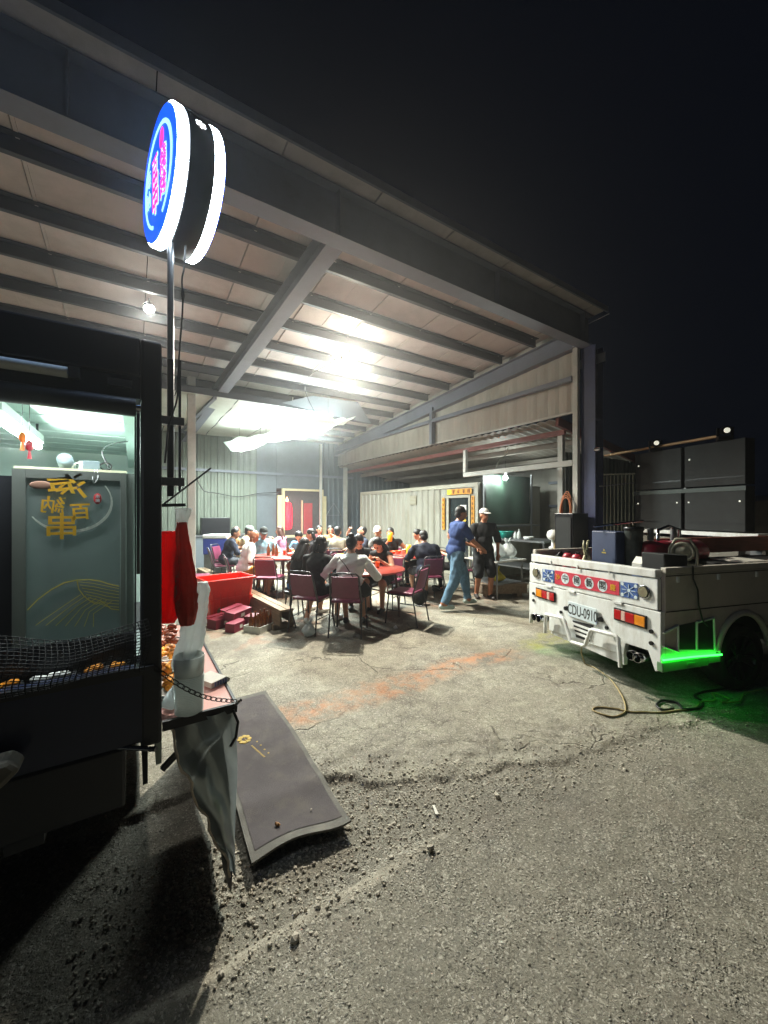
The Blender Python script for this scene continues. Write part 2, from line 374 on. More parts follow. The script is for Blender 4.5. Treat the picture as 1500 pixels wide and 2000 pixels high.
def ground_material():
    m = bpy.data.materials.new('yard_surface'); m.use_nodes = True; n, l = m.node_tree.nodes, m.node_tree.links
    b = n['Principled BSDF']; b.inputs['Roughness'].default_value = .82
    tc = n.new('ShaderNodeTexCoord'); P = tc.outputs['Object']
    def noise(s, d=4, r=.6, dist=0, vec=None):
        k = n.new('ShaderNodeTexNoise'); k.inputs['Scale'].default_value = s; k.inputs['Detail'].default_value = d
        k.inputs['Roughness'].default_value = r; k.inputs['Distortion'].default_value = dist; l.new(vec or P, k.inputs['Vector']); return k.outputs[0]
    def rng(x, a, c, o0=0, o1=1):
        k = n.new('ShaderNodeMapRange'); k.interpolation_type = 'SMOOTHSTEP'
        for i, q in zip((1, 2, 3, 4), (a, c, o0, o1)): k.inputs[i].default_value = q
        l.new(x, k.inputs[0]); return k.outputs[0]
    def mth(op, x, y=0.0):
        k = n.new('ShaderNodeMath'); k.operation = op
        for i, q in enumerate((x, y)):
            if isinstance(q, (int, float)): k.inputs[i].default_value = q
            else: l.new(q, k.inputs[i])
        return k.outputs[0]
    def mix(f, a, c):
        k = n.new('ShaderNodeMix'); k.data_type = 'RGBA'
        if isinstance(f, (int, float)): k.inputs[0].default_value = f
        else: l.new(f, k.inputs[0])
        for i, q in ((6, a), (7, c)):
            if isinstance(q, tuple): k.inputs[i].default_value = q + (1,)
            else: l.new(q, k.inputs[i])
        return k.outputs[2]
    sx = n.new('ShaderNodeSeparateXYZ'); l.new(P, sx.inputs[0]); x, y, z = sx.outputs
    # concrete lies at z near 0, the worn asphalt below it
    cm = rng(z, -.011, -.002)
    far = rng(y, 2.4, 3.0); cm = mth('MAXIMUM', cm, far)
    big = noise(.8, 5, .65); mid = noise(5, 6, .7); fine = noise(60, 5, .75); sand = noise(220, 3, .8)
    conc = mix(rng(big, .35, .65), lin('#767164'), lin('#8a8677'))
    conc = mix(mth('MULTIPLY', rng(mid, .42, .68), .7), conc, lin('#a6a390'))
    conc = mix(mth('MULTIPLY', rng(noise(1.7, 6, .7), .52, .7), .75), conc, lin('#574f46'))
    asp = mix(rng(big, .3, .7), lin('#767265'), lin('#858173'))
    asp = mix(mth('MULTIPLY', rng(noise(2.3, 5, .6), .5, .72), .6), asp, lin('#7f776b'))
    asp = mix(mth('MULTIPLY', rng(mid, .45, .7), .5), asp, lin('#65635b'))
    col = mix(cm, asp, conc)
    # aggregate speckle in two sizes, thinned by patches
    wob0 = n.new('ShaderNodeMix'); wob0.data_type = 'RGBA'; wob0.inputs[0].default_value = .02; l.new(P, wob0.inputs[6])
    wn0 = n.new('ShaderNodeTexNoise'); wn0.inputs['Scale'].default_value = 40; l.new(P, wn0.inputs['Vector']); l.new(wn0.outputs[1], wob0.inputs[7])
    def agg(scale):
        k = n.new('ShaderNodeTexVoronoi'); k.inputs['Scale'].default_value = scale; l.new(wob0.outputs[2], k.inputs['Vector'])
        q = n.new('ShaderNodeSeparateColor'); l.new(k.outputs['Color'], q.inputs[0]); return k, q
    vo, hs = agg(75); vo2, hs2 = agg(170)
    wear = rng(noise(3.1, 5, .65), .38, .66)
    col = mix(mth('MULTIPLY', mth('MULTIPLY', rng(hs.outputs[0], .80, .97), wear), .7), col, lin('#c3beb0'))
    col = mix(mth('MULTIPLY', mth('MULTIPLY', rng(hs.outputs[1], .80, .97), rng(vo.outputs['Distance'], .55, .25)), .65), col, lin('#35332e'))
    col = mix(mth('MULTIPLY', rng(hs2.outputs[0], .78, .98), .6), col, lin('#cdc8ba'))
    col = mix(mth('MULTIPLY', rng(hs2.outputs[1], .78, .98), .55), col, lin('#3a3832'))
    col = mix(mth('MULTIPLY', rng(fine, .5, .75), .35), col, lin('#bdb8a8'))
    # grease and trodden dirt round the tables, tyre-dark blotches in the yard
    col = mix(mth('MULTIPLY', mth('MULTIPLY', rng(y, 3.9, 4.8), rng(noise(1.1, 6, .65), .36, .62)), .6), col, lin('#4f463b'))
    col = mix(mth('MULTIPLY', rng(noise(.55, 6, .6), .52, .66), .4), col, lin('#57544c'))
    col = mix(mth('MULTIPLY', rng(noise(1.4, 7, .75, .5), .56, .68), .45), col, lin('#a5a396'))
    # cracks in the concrete
    wn = n.new('ShaderNodeTexNoise'); wn.inputs['Scale'].default_value = 2.2; wn.inputs['Detail'].default_value = 5; l.new(P, wn.inputs['Vector'])
    wv = n.new('ShaderNodeMix'); wv.data_type = 'RGBA'; wv.inputs[0].default_value = .33; l.new(P, wv.inputs[6]); l.new(wn.outputs[1], wv.inputs[7])
    vc = n.new('ShaderNodeTexVoronoi'); vc.feature = 'DISTANCE_TO_EDGE'; vc.inputs['Scale'].default_value = 1.35; l.new(wv.outputs[2], vc.inputs['Vector'])
    crack = rng(vc.outputs[0], .0, .009, 1, 0)
    crack = mth('MULTIPLY', crack, rng(noise(1.3, 3, .5), .47, .58))
    crack = mth('MULTIPLY', crack, cm)
    vf = n.new('ShaderNodeTexVoronoi'); vf.feature = 'DISTANCE_TO_EDGE'; vf.inputs['Scale'].default_value = 9; l.new(wv.outputs[2], vf.inputs['Vector'])
    craze = mth('MULTIPLY', rng(vf.outputs[0], 0, .035, 1, 0), rng(noise(1.9, 3, .5), .42, .54))
    craze = mth('MULTIPLY', mth('MULTIPLY', craze, cm), rng(y, 3.6, 3.0))
    col = mix(mth('MULTIPLY', mth('MAXIMUM', crack, mth('MULTIPLY', craze, .45)), .6), col, lin('#3b362f'))
    # worn band of orange and yellow-green powder along the eaves line
    wob = mth('ADD', y, mth('MULTIPLY', mth('SUBTRACT', noise(1.6, 4, .6), .5), .55))
    d = mth('ABSOLUTE', mth('SUBTRACT', wob, 2.98))
    band = mth('MULTIPLY', rng(d, .07, .24, 1, 0), rng(noise(5, 6, .75), .38, .66))
    bo = mth('MULTIPLY', mth('MULTIPLY', band, rng(x, .75, 1.15)), rng(x, 3.9, 3.4))
    col = mix(mth('MULTIPLY', bo, .72), col, lin('#b57548'))
    by = mth('MULTIPLY', mth('MULTIPLY', band, rng(x, 3.7, 4.1)), rng(x, 6.2, 5.6))
    col = mix(mth('MULTIPLY', by, .7), col, lin('#8a8a2e'))
    jn = mth('ABSOLUTE', mth('SUBTRACT', mth('ADD', y, mth('MULTIPLY', mth('SUBTRACT', noise(3, 4, .6), .5), .10)), 1.475))
    jm = mth('MULTIPLY', mth('MULTIPLY', rng(jn, .012, .04, 1, 0), rng(x, 1.4, 1.15)), rng(noise(6, 4, .6), .3, .55))
    col = mix(mth('MULTIPLY', jm, .6), col, lin('#b5ae9d'))
    patch = mth('MULTIPLY', rng(noise(2.6, 3, .5), .56, .64), rng(y, 4.4, 5.0))
    col = mix(mth('MULTIPLY', patch, .35), col, lin('#8f6047'))
    l.new(col, b.inputs['Base Color'])
    dome = mth('MULTIPLY', rng(vo.outputs['Distance'], 0, .55, 1, 0), hs.outputs[2])
    dome2 = mth('MULTIPLY', rng(vo2.outputs['Distance'], 0, .55, 1, 0), hs2.outputs[2])
    h = mth('ADD', mth('MULTIPLY', fine, .6), mth('MULTIPLY', sand, .2))
    h = mth('ADD', h, mth('MULTIPLY', mth('ADD', mth('MULTIPLY', dome, 1.0), mth('MULTIPLY', dome2, .5)), mth('MULTIPLY', rng(cm, 0, 1, 1, .55), rng(wear, 0, 1, .35, 1))))
    h = mth('SUBTRACT', h, mth('MULTIPLY', craze, .4))
    h = mth('SUBTRACT', h, mth('MULTIPLY', crack, 1.5))
    bp = n.new('ShaderNodeBump'); bp.inputs['Strength'].default_value = .8; bp.inputs['Distance'].default_value = .009
    l.new(h, bp.inputs['Height']); l.new(bp.outputs[0], b.inputs['Normal'])
    return m
me.materials.append(ground_material())

# ------------------------------------------------------------------ the open steel shed
shed = thing('steel_shed', 'open fronted grey steel shed with sloping foam lined roof', 'shed')
def under(V): return 5.25 - .0776 * V
X0, X1, YF, YB = -8.0, 6.62, 3.40, 13.45
# roof panels side by side, each with a lap rib
pw = 1.02; x = X0; tpl = None
while x < X1 - .05:
    w = min(pw, X1 - x); b = MB(); a0, a1 = x + .005, x + w - .005
    pts = [(YF, under(YF)), (YB, under(YB))]
    for (q0, q1, t0, t1) in ((a0, a1, 0, .05), (a0, a0 + .03, -.012, -.001), (a0 + .48, a0 + .50, -.006, -.001)):
        vs = [(qx, yy, under(yy) + tt) for tt in (t0, t1) for yy in (YF + (0 if t0 == 0 else .01), YB) for qx in (q0, q1)]
        b.add(vs, [(0, 2, 3, 1), (4, 5, 7, 6), (0, 1, 5, 4), (2, 6, 7, 3), (0, 4, 6, 2), (1, 3, 7, 5)])
    b.build('roof_panel', M['roof'], shed); x += pw
b = MB(); b.box(X0, X1 + .05, YF - .03, YF - .004, under(YF) - .02, under(YF) + .07); b.build('eaves_trim', M['beam'], shed)
b = MB(); b.box(X1 + .002, X1 + .03, YF, YB, 4.15, 4.3); b.build('gable_trim', M['beam'], shed)
# deep front girder (I section) with stiffener plates
b = MB(); b.box(X0, 6.56, 3.645, 3.657, 4.455, 4.935); b.build('girder_web', M['beam'], shed)
b = MB(); b.box(X0, 6.56, 3.55, 3.752, 4.44, 4.454); b.build('girder_flange', M['beam'], shed)
b = MB(); b.box(X0, 6.56, 3.55, 3.752, 4.936, 4.950); b.build('girder_flange', M['beam'], shed)
for xx in (-5.9, -3.0, -.4, 1.78, 4.2, 6.3):
    MB().box(xx, xx + .012, 3.56, 3.644, 4.456, 4.934).build('stiffener', M['beam'], shed)
# purlins
for k in range(12):
    yy = 4.58 + .795 * k
    if yy > 13.3: break
    zz = under(yy) - .003
    b = MB(); b.box(X0, 6.42, yy, yy + .008, zz - .14, zz); b.box(X0, 6.42, yy + .0085, yy + .06, zz - .14, zz - .132); b.box(X0, 6.42, yy - .07, yy - .0005, zz - .008, zz)
    b.build('purlin', M['purlin'], shed)
# rafters
def rafter(name, xa, xb, depth, y0=3.76, y1=13.3, w=.16):
    b = MB()
    for (ww, t0, t1) in ((w, -depth, -depth + .014), (.012, -depth + .0145, -.165), (w, -.164, -.150)):
        vs = []
        for tt in (t0, t1):
            for yy, xc in ((y0, xa), (y1, xb)):
                for sx in (-1, 1): vs.append((xc + sx * ww / 2, yy, under(yy) + tt - .02))
        b.add(vs, [(0, 2, 3, 1), (4, 5, 7, 6), (0, 1, 5, 4), (2, 6, 7, 3), (0, 4, 6, 2), (1, 3, 7, 5)])
    return b.build(name, M['beam'], shed)
rafter('rafter', 1.86, 1.36, .42, w=.2); rafter('rafter', -3.2, -3.2, .42, w=.2); rafter('rafter', 6.47, 6.47, .47, y1=13.3)
# columns and side wall
b = MB()
b.box(6.505, 6.517, 3.50, 3.74, -.01, 4.44); b.box(6.517, 6.75, 3.60, 3.615, -.01, 4.44); b.box(6.75, 6.762, 3.50, 3.74, -.01, 4.44)
b.build('column', M['bluecol'], shed)
b = MB(); b.box(6.50, 6.764, 3.5, 3.752, 3.2, 3.212); b.build('splice_plate', M['bluecol'], shed)
box('wall_post', M['whitepost'], shed, 6.42, 6.50, 3.76, 3.85, -.01, 4.55, bevel=.004)
b = MB(); b.box(6.40, 6.505, 7.60, 7.70, 3.36, 4.30); b.build('wall_post', M['beam'], shed)
b = MB(); b.box(6.40, 6.505, 3.86, 13.2, 3.91, 3.99); b.build('girt', M['beam'], shed)
y = 3.87
while y < 13.2:
    w = min(.93, 13.25 - y); b = MB(); nseg = 12; P = []
    for i in range(nseg + 1):
        yy = y + .003 + (w - .006) * i / nseg; dx = (.012 if i % 3 == 1 else 0)
        P += [(6.535 + dx, yy, 3.40), (6.535 + dx, yy, under(yy) - .02)]
    b.grid(P, nseg + 1, 2, smooth=False); P2 = [(px + .02, py, pz) for px, py, pz in P]; b.grid(P2, nseg + 1, 2, smooth=False)
    b.build('cladding_panel', M['clad'], shed, fix=False); y += .93
b = MB(); b.box(6.50, 6.56, 3.86, 13.2, 3.365, 3.395); b.build('cladding_trim', M['whitepost'], shed)
# rear wall in corrugated sheets
def corr(b, x0, x1, y, z0, z1, pitch=.19, d=.03, mi=0):
    n_ = max(1, round((x1 - x0) / pitch)); p = (x1 - x0) / n_; P = []
    for i in range(n_):
        a = x0 + i * p
        for fx, dy in ((0, 0), (.38, 0), (.5, d), (.88, d)): P += [(a + fx * p, y + dy, z0), (a + fx * p, y + dy, z1)]
    P += [(x1, y, z0), (x1, y, z1)]
    return b.grid(P, len(P) // 2, 2, mi, smooth=False)
for (a, c, mm, z1) in ((-8, -6.1, 'backclad', 4.2), (-6.09, -4.1, 'backclad', 4.2), (-4.09, -2.1, 'backclad', 4.2), (-2.09, -.1, 'backclad', 4.2), (-.09, 1.7, 'backclad', 4.2), (1.71, 2.7, 'backclad', 4.2), (2.71, 3.52, 'backclad', 4.2), (5.98, 7.2, 'darkclad', 4.2), (7.21, 8.6, 'darkclad', 3.2), (8.61, 10.0, 'darkclad', 3.0)):
    b = MB(); corr(b, a, c, 13.3, -.02, z1); b.build('rear_wall_sheet', M[mm], shed, fix=False)
b = MB(); b.box(3.53, 4.20, 13.34, 13.38, -.02, 4.2); b.build('rear_wall_sheet', M['darkclad'], shed)
b = MB(); b.box(4.21, 5.97, 13.34, 13.38, 2.45, 4.2); b.build('rear_wall_sheet', M['darkclad'], shed)
b = MB(); b.box(4.21, 5.97, 13.34, 13.38, -.02, .72); b.build('rear_wall_sheet', M['darkclad'], shed)
box('wall_rail', M['beam'], shed, -8, 7.2, 13.22, 13.28, 2.9, 2.98)
box('rear_column', M['whitepost'], shed, 6.72, 6.84, 13.05, 13.18, -.02, 4.1)
box('rear_column', M['whitepost'], shed, 5.72, 5.80, 13.05, 13.12, -.02, 4.1)
box('inner_column', M['whitepost'], shed, .95, 1.10, 8.85, 9.0, -.02, 4.42, bevel=.004)
b = MB(); corr(b, 3.4, 13.4, 0, -.02, 4.3); o = b.build('left_wall_sheet', M['backclad'], shed, fix=False); o.location = (-8, 0, 0); o.rotation_euler = (0, 0, R(90)); o.location = (-7.95, 0, 0)

# red-lit window in the rear wall
win = thing('framed_window', 'cream framed window glowing red from inside in the rear wall', 'window', (4.3, 13.2, .75))
fx0, fx1, fz0, fz1 = .14, 1.52, .07, 1.62
for nm, a in (('window_post', (fx0 - .08, fx0, -.06, .06, 0, fz1 + .07)), ('window_post', (fx1, fx1 + .08, -.06, .06, 0, fz1 + .07)), ('window_head', (fx0 + .001, fx1 - .001, -.06, .06, fz1, fz1 + .07)), ('window_sill', (fx0 - .05, fx1 + .05, -.10, -.062, -.02, .06))):
    box(nm, M['cream'], win, *a)
box('side_board', M['cream'], win, -.10, fx0 - .085, -.04, .05, -.1, 1.45); box('side_board', M['cream'], win, fx1 + .085, 1.72, -.04, .05, -.1, 1.45)
box('back_board', mat('dim_room', '#4c4140', .8), win, -.1, 1.72, .55, .6, -.75, 1.9)
box('pane', mat('window_pane', '#cfd6d6', .05, 0, 0, alpha=.04), win, fx0 + .002, fx1 - .002, .0, .006, .062, fz1 - .002)
box('red_curtain', M['reddim'], win, 1.02, 1.36, .42, .45, .06, 1.2)
box('inner_jamb', M['cream'], win, .93, .98, .40, .46, .06, 1.3)
lan = thing('red_lantern', 'tall red glowing lantern behind the cream framed window', 'lantern', (4.64, 13.5, .98))
b = MB(); b.lathe([(.05, 0), (.17, .05), (.19, .3), (.19, .75), (.15, .95), (.05, 1.02)], 20); b.build('shade', M['redlit'], lan)
b = MB(); b.lathe([(.035, 1.02), (.05, 1.06), (.03, 1.12), (.005, 1.18)], 12); b.build('tip', M['flame'], lan)
lamp('lantern_light', 'POINT', (0, -.28, .5), 10, (1, .05, .12), .1, lan)
# rack drawn like a little house in the rear corner
rack = thing('metal_rack', 'thin house-shaped metal rack against the dark rear wall', 'rack', (6.25, 13.0, 0))
b = MB()
for p in ([(-.3, 0, 0), (-.3, 0, 1.5), (0, 0, 1.95), (.3, 0, 1.5), (.3, 0, 0)],): b.tube(p, .012, 6)
b.build('frame', M['steel'], rack)
for zz in (.9, 1.5): MB().tube([(-.3, 0, zz), (.3, 0, zz)], .01, 6).build('crossbar', M['steel'], rack)

# low white ceiling hung at the back left
ceil = thing('hung_ceiling', 'low white sheet ceiling hung in the rear left of the shed', 'ceiling')
yy0, yy1, cx0, cx1, cz = 8.75, 13.2, -4.0, 4.3, 4.06
xs = np.linspace(cx0, cx1, 8)
for i in range(7):
    P = []
    for a in np.linspace(xs[i] + .012, xs[i+1] - .012, 6):
        for yy in np.linspace(yy0, yy1, 12):
            P.append((a, yy, cz - .03*abs(math.sin((a)*2.3))*math.sin((yy-yy0)*1.7)**2 + .004*math.sin(yy*9)))
    MB().grid(P, 6, 12).build('ceiling_sheet', M['ceil'], ceil, fix=False)
for yy in (8.75, 10.2, 11.7, 13.2): MB().box(cx0, cx1, yy - .03, yy + .03, cz + .012, cz + .07).build('ceiling_batten', M['beam'], ceil)
box('edge_batten', M['purlin'], ceil, cx0, cx1, 8.68, 8.715, cz - .02, cz + .12)
MB().bar((1.45, 8.72, cz - .045), (1.2, 13.2, cz - .045), .07, .05).build('ceiling_batten', M['beam'], ceil)
tarp = tag(MB().add([(2.85, 8.62, 4.10), (3.55, 8.55, 4.36), (4.75, 8.5, 4.38), (5.2, 8.6, 3.92), (4.0, 8.62, 3.98)], [(0, 1, 2, 3, 4)]).build('hanging_tarp', M['darkclad']), 'dark tarp hung between the roof and the low ceiling edge', 'tarp')
tarp.modifiers.new('s', 'SOLIDIFY').thickness = .01

# ------------------------------------------------------------------ lamps of the shed
TW = (.90, 1.0, .95)
def batten(x, y, z, ang, label, e):
    t = thing('tube_light', label, 'light', (x, y, z), ang, 'tube lights hung under the low ceiling')
    b = MB(); b.box(-.62, .62, -.05, .05, 0, .05); b.build('housing', M['whiteplastic'], t)
    for s in (-.03, .03): MB().cyl((-.58, s, -.022), (.58, s, -.022), .016, n=10).build('tube', M['tube'], t)
    for s in (-.55, .55): MB().tube([(s, 0, .05), (s, 0, 4.05 - z)], .004, 5).build('hanger', M['blackmetal'], t)
    lamp('tube_glow', 'AREA', (0, 0, -.21), e, TW, 1.2, t, (0, 0, 0), .12); lamp('tube_sheet_glow', 'AREA', (0, 0, -.045), e*.10, TW, 1.2, t, (0, 0, 0), .06)
    lamp('tube_upglow', 'AREA', (0, 0, .075), e*.12, TW, 1.2, t, (R(180), 0, 0), .12)
dA = math.atan2(11.3 - 7.75, 2.55 - 3.5)
for k, (q, lab) in enumerate(((.13, 'lit tube light nearest the shed front in the row of battens'), (.5, 'lit tube light in the middle of the row of battens'), (.87, 'lit tube light at the far left end of the row of battens'))):
    batten(3.52 + (2.55 - 3.52) * q, 7.7 + (11.3 - 7.7) * q, 3.52, dA, lab, 150)
batten(3.95, 8.6, 3.75, dA, 'lit tube light set apart beside the plastic sheet', 90)
P = []
dv = Vector((2.55 - 3.52, 11.3 - 7.7, 0)).normalized(); dn_ = Vector((dv.y, -dv.x, 0))
for i in range(11):
    for j in range(22):
        a, c = i/10 - .5, j/21; p = Vector((3.52, 7.7, 0)) + dv*(-.55 + c*4.6) + dn_*(a*.72 + .03*math.sin(c*9))
        P.append((p.x, p.y, 3.42 + .55*a*a + .06*math.sin(c*11 + a*3) + .03*math.sin(c*31 + a*9) + .15*max(0, .2 - c)*5*abs(a) + .012*math.sin(a*40 + c*7)))
tag(MB().grid(P, 11, 22).build('plastic_sheet', M['plasticsheet'], fix=False), 'clear plastic sheet slung under the lit tube lights', 'sheet')
def flood(x, y, z, label, mlens, e, col, r, soft, hang, tilt=150, yaw=10):
    t = thing('flood_light', label, 'light', (x, y, z))
    b = MB(); mt = Matrix.Rotation(R(tilt), 4, 'X'); mt = Matrix.Rotation(R(yaw), 4, 'Z') @ mt
    b.lathe([(r*1.05, -.02), (r*1.1, .0), (r*1.0, -.05), (r*.5, -.09), (.02, -.10)], 24, mtx=mt); b.build('housing', M['blackmetal'], t)
    b = MB(); b.lathe([(r*.98, .004), (r*.7, .03), (r*.2, .04), (.002, .042)], 24, mtx=mt); b.build('lens', mlens, t)
    MB().tube([(0, 0, .05), (0, 0, hang)], .012, 6).build('bracket', M['blackmetal'], t)
    lamp('flood_glow', 'SPOT', tuple(mt @ Vector((0, 0, .07))), e, col, soft, t, (R(154 - 180), 0, R(yaw)), spot=R(126), blend=.35)
    lamp('flood_spill', 'POINT', tuple(mt @ Vector((0, 0, .12))), e*.035, col, soft, t)
    return t
flood(3.39, 6.38, 4.45, 'bright warm flood light hung from a purlin mid roof', M['flood'], 1080, (1, .94, .80), .125, .10, .26, 134, -28)
flood(.2, 6.45, 4.52, 'small white LED light under the roof left of the sign pole', M['ledlens'], 120, (1, .98, .9), .07, .06, .15)

# ------------------------------------------------------------------ lean-to behind the side wall
lean = thing('lean_to', 'low lean-to roof and posts beside the shed over the container', 'lean-to')
P = []; nn = 46
for i in range(nn * 2 + 1):
    yy = 4.3 + 9.0 * i / (nn * 2); P += [(6.58, yy, 3.33 + (.03 if i % 2 else 0)), (10.2, yy, 2.78 + (.03 if i % 2 else 0))]
MB().grid(P, nn*2+1, 2, smooth=False).build('roof_sheet', M['leanroof'], lean, fix=False)
MB().bar((6.62, 4.27, 3.30), (10.2, 4.27, 2.74), .06, .16).build('end_channel', M['redsteel'], lean)
MB().box(6.9, 6.96, 4.3, 13.2, 3.10, 3.2).build('beam', M['redsteel'], lean)
MB().box(7.5, 7.58, 4.3, 13.2, 2.98, 3.1).build('beam', M['leanroof'], lean)
MB().box(8.6, 8.66, 4.3, 13.2, 2.86, 2.95).build('beam', M['leanroof'], lean)
box('header_rail', M['whitepost'], lean, 6.43, 6.50, 3.862, 6.52, 2.43, 2.53, bevel=.004)
box('hanger_post', M['whitepost'], lean, 6.43, 6.50, 6.44, 6.52, 2.535, 3.05)
box('post', M['whitepost'], lean, 6.93, 7.02, 4.36, 4.46, -.01, 3.15)
box('rear_wall', M['clad'], lean, 9.9, 9.93, 4.3, 13.2, 0, 2.85)
for zz in (.9, 1.75, 2.4): box('girt', M['beam'], lean, 9.82, 9.895, 4.3, 6.6, zz, zz + .07)
for yy in (4.35, 5.5): box('stud', M['whitepost'], lean, 9.80, 9.815, yy, yy + .08, 0, 2.8)
b = MB(); corr(b, 6.98, 9.88, 4.33, 0, 2.78, .16, .03); b.build('side_wall', M['backclad'], lean, fix=False)

# the shipping container
con = thing('shipping_container', 'pale grey corrugated shipping container beside the seating', 'container', (7.0, 6.56, 0))
L_, H_ = 5.75, 2.34
def cwall(b, y0, y1, z0, z1):
    n_ = round((y1 - y0) / .262); p = (y1 - y0) / n_; P = []
    for i in range(n_):
        a = y0 + i * p
        for fx, dx in ((0, 0), (.30, 0), (.44, .035), (.86, .035)): P += [(dx, a + fx * p, z0), (dx, a + fx * p, z1)]
    P += [(0, y1, z0), (0, y1, z1)]; b.grid(P, len(P)//2, 2, smooth=False)
b = MB(); cwall(b, 1.42, L_ - .1, .14, H_ - .1); b.build('side_wall', M['cont'], con, fix=False)
b = MB(); b.box(.02, .045, .1, .28, .14, H_ - .1); b.box(.02, .045, 1.13, 1.42, .14, H_ - .1); b.box(.02, .045, .281, 1.129, 2.05, H_ - .1); b.build('front_panel', M['cont'], con)
box('top_rail', M['contframe'], con, -.02, .06, .101, L_ - .101, H_ - .1, H_); box('bottom_rail', M['contframe'], con, -.02, .06, .101, L_ - .101, 0, .139)
for a in (0, L_ - .1): box('corner_post', M['contframe'], con, -.03, .08, a, a + .1, 0, H_, bevel=.006)
box('roof', M['cont'], con, .061, 2.4, .0, L_, H_ - .06, H_ - .02); box('end_wall', M['cont'], con, .081, 2.4, .02, .06, 0, H_ - .061)
box('end_wall', M['cont'], con, .081, 2.4, L_ - .06, L_ - .02, 0, H_ - .061)
dr = box('door', M['glass'], con, .05, .08, .36, 1.05, .1, 1.98); box('door_frame', M['contframe'], con, -.01, .05, .285, .345, .14, 2.045); box('door_frame', M['contframe'], con, -.01, .05, 1.06, 1.125, .14, 2.045); box('door_frame', M['contframe'], con, -.01, .05, .346, 1.059, 1.985, 2.045)
box('handle', M['steel'], dr, .02, .045, .42, .45, .95, 1.1)
vt = box('vent', mat('vent_mesh', '#85806c', .7), con, -.012, .03, 2.45, 2.75, 1.83, 2.1)
for k in range(6): box('louvre', M['contframe'], vt, -.022, -.013, 2.46, 2.74, 1.85 + k*.042, 1.868 + k*.042)
def strokes(b, x, y0, y1, z0, z1, n_, seed, mi=0, vertical=True):
    rr = random.Random(seed)
    for i in range(n_):
        if vertical: cy, cz, s = (y0+y1)/2, z0 + (i+.5)*(z1-z0)/n_, min(y1-y0, (z1-z0)/n_)*.8
        else: cy, cz, s = y0 + (i+.5)*(y1-y0)/n_, (z0+z1)/2, min(z1-z0, (y1-y0)/n_)*.8
        for k in range(5):
            if k < 3: b.box(x-.003, x, cy-s*.45*rr.uniform(.5, 1), cy+s*.45*rr.uniform(.5, 1), cz+s*(-.4+k*.38), cz+s*(-.4+k*.38)+s*.12, mi)
            else: w_ = s*.07; q = cy + s*rr.uniform(-.35, .35); b.box(x-.0045, x-.0032, q-w_, q+w_, cz-s*.45, cz+s*.45, mi)
def couplet(label, y0, y1, z0, z1, n_, seed, vertical=True, lime=False):
    t = thing('door_couplet', label, 'banner', (6.975, 6.56, 0), 0, 'festive strips round the container door')
    box('strip', M['bannergold'], t, 0, .006, y0, y1, z0, z1)
    if lime: box('end_patch', M['lime'], t, -.0035, -.0005, y1 - .16, y1 - .005, z0 + .01, z1 - .01)
    b = MB(); strokes(b, -.004, y0 + .01, y1 - (.17 if lime else .01), z0 + .01, z1 - .01, n_, seed, 0, vertical); b.build('lettering', mat('couplet_ink', '#5a1512', .6), t)
couplet('gold festive strip above the container door with a lime end', .22, 1.10, 2.07, 2.21, 4, 3, False, True)
couplet('gold festive strip on the left of the container door', 1.20, 1.30, 1.15, 2.0, 7, 4)
couplet('gold festive strip on the right of the container door', .13, .23, 1.15, 2.02, 7, 5)
tag(box('paper_notice', M['paper'], None, 7.035, 7.04, 7.02, 7.24, 1.62, 1.80), 'white paper notice taped to the dark container door', 'notice')
o = MB().add([(7.036, 7.14, 1.28), (7.036, 7.27, 1.41), (7.036, 7.14, 1.54), (7.036, 7.01, 1.41)], [(0, 1, 2, 3)]).build('diamond_sign', mat('diamond_yellow', '#c9a227', .5)); o.modifiers.new('s', 'SOLIDIFY').thickness = .004
tag(o, 'yellow diamond sticker on the dark container door', 'sticker')

# kitchen corner under the lean-to
scr = thing('tarp_screen', 'dark green tarp screen hung beside the container door', 'screen', (0, 6.48, 0))
P = []
for i in range(16):
    for j in range(8):
        P.append((7.14 + 1.72*i/15, .03*math.sin(i*.9)+.02*math.sin(j*1.3+i), 1.32 + 1.22*j/7))
MB().grid(P, 16, 8).build('tarp', M['greentarp'], scr, fix=False)
for xx in (7.09, 8.90): MB().box(xx - .02, xx + .02, -.02, .02, 0, 2.62).build('pole', M['steel'], scr)
cnt = thing('kitchen_counter', 'steel kitchen counter under the lean-to behind the bags', 'counter', (7.35, 5.55, 0))
box('worktop', M['steel'], cnt, -.35, .45, -.75, 1.3, .98, 1.02)
box('shelf', M['steel'], cnt, -.30, .4, -.7, 1.25, .4, .43)
for a in (-.32, .41):
    for c in (-.72, 1.26): MB().tube([(a, c, 0), (a, c, .98)], .02, 8).build('leg', M['steel'], cnt)
box('wall_shelf', M['steel'], None, 7.15, 8.85, 6.18, 6.42, 1.26, 1.30); o = bpy.data.objects['wall_shelf']; tag(o, 'narrow steel shelf below the green tarp screen', 'shelf')
bk = thing('plastic_basket', 'turquoise plastic basket on the kitchen counter', 'basket', (7.25, 5.95, 1.02))
b = MB(); b.lathe([(.11, 0), (.15, .14), (.155, .15), (.145, .15), (.105, .02)], 20); b.build('bowl', M['teal'], bk)
b = MB(); b.lathe([(.156, .141), (.165, .145), (.165, .157), (.156, .16)], 20, cap=False); b.build('rim', M['teal'], bk)
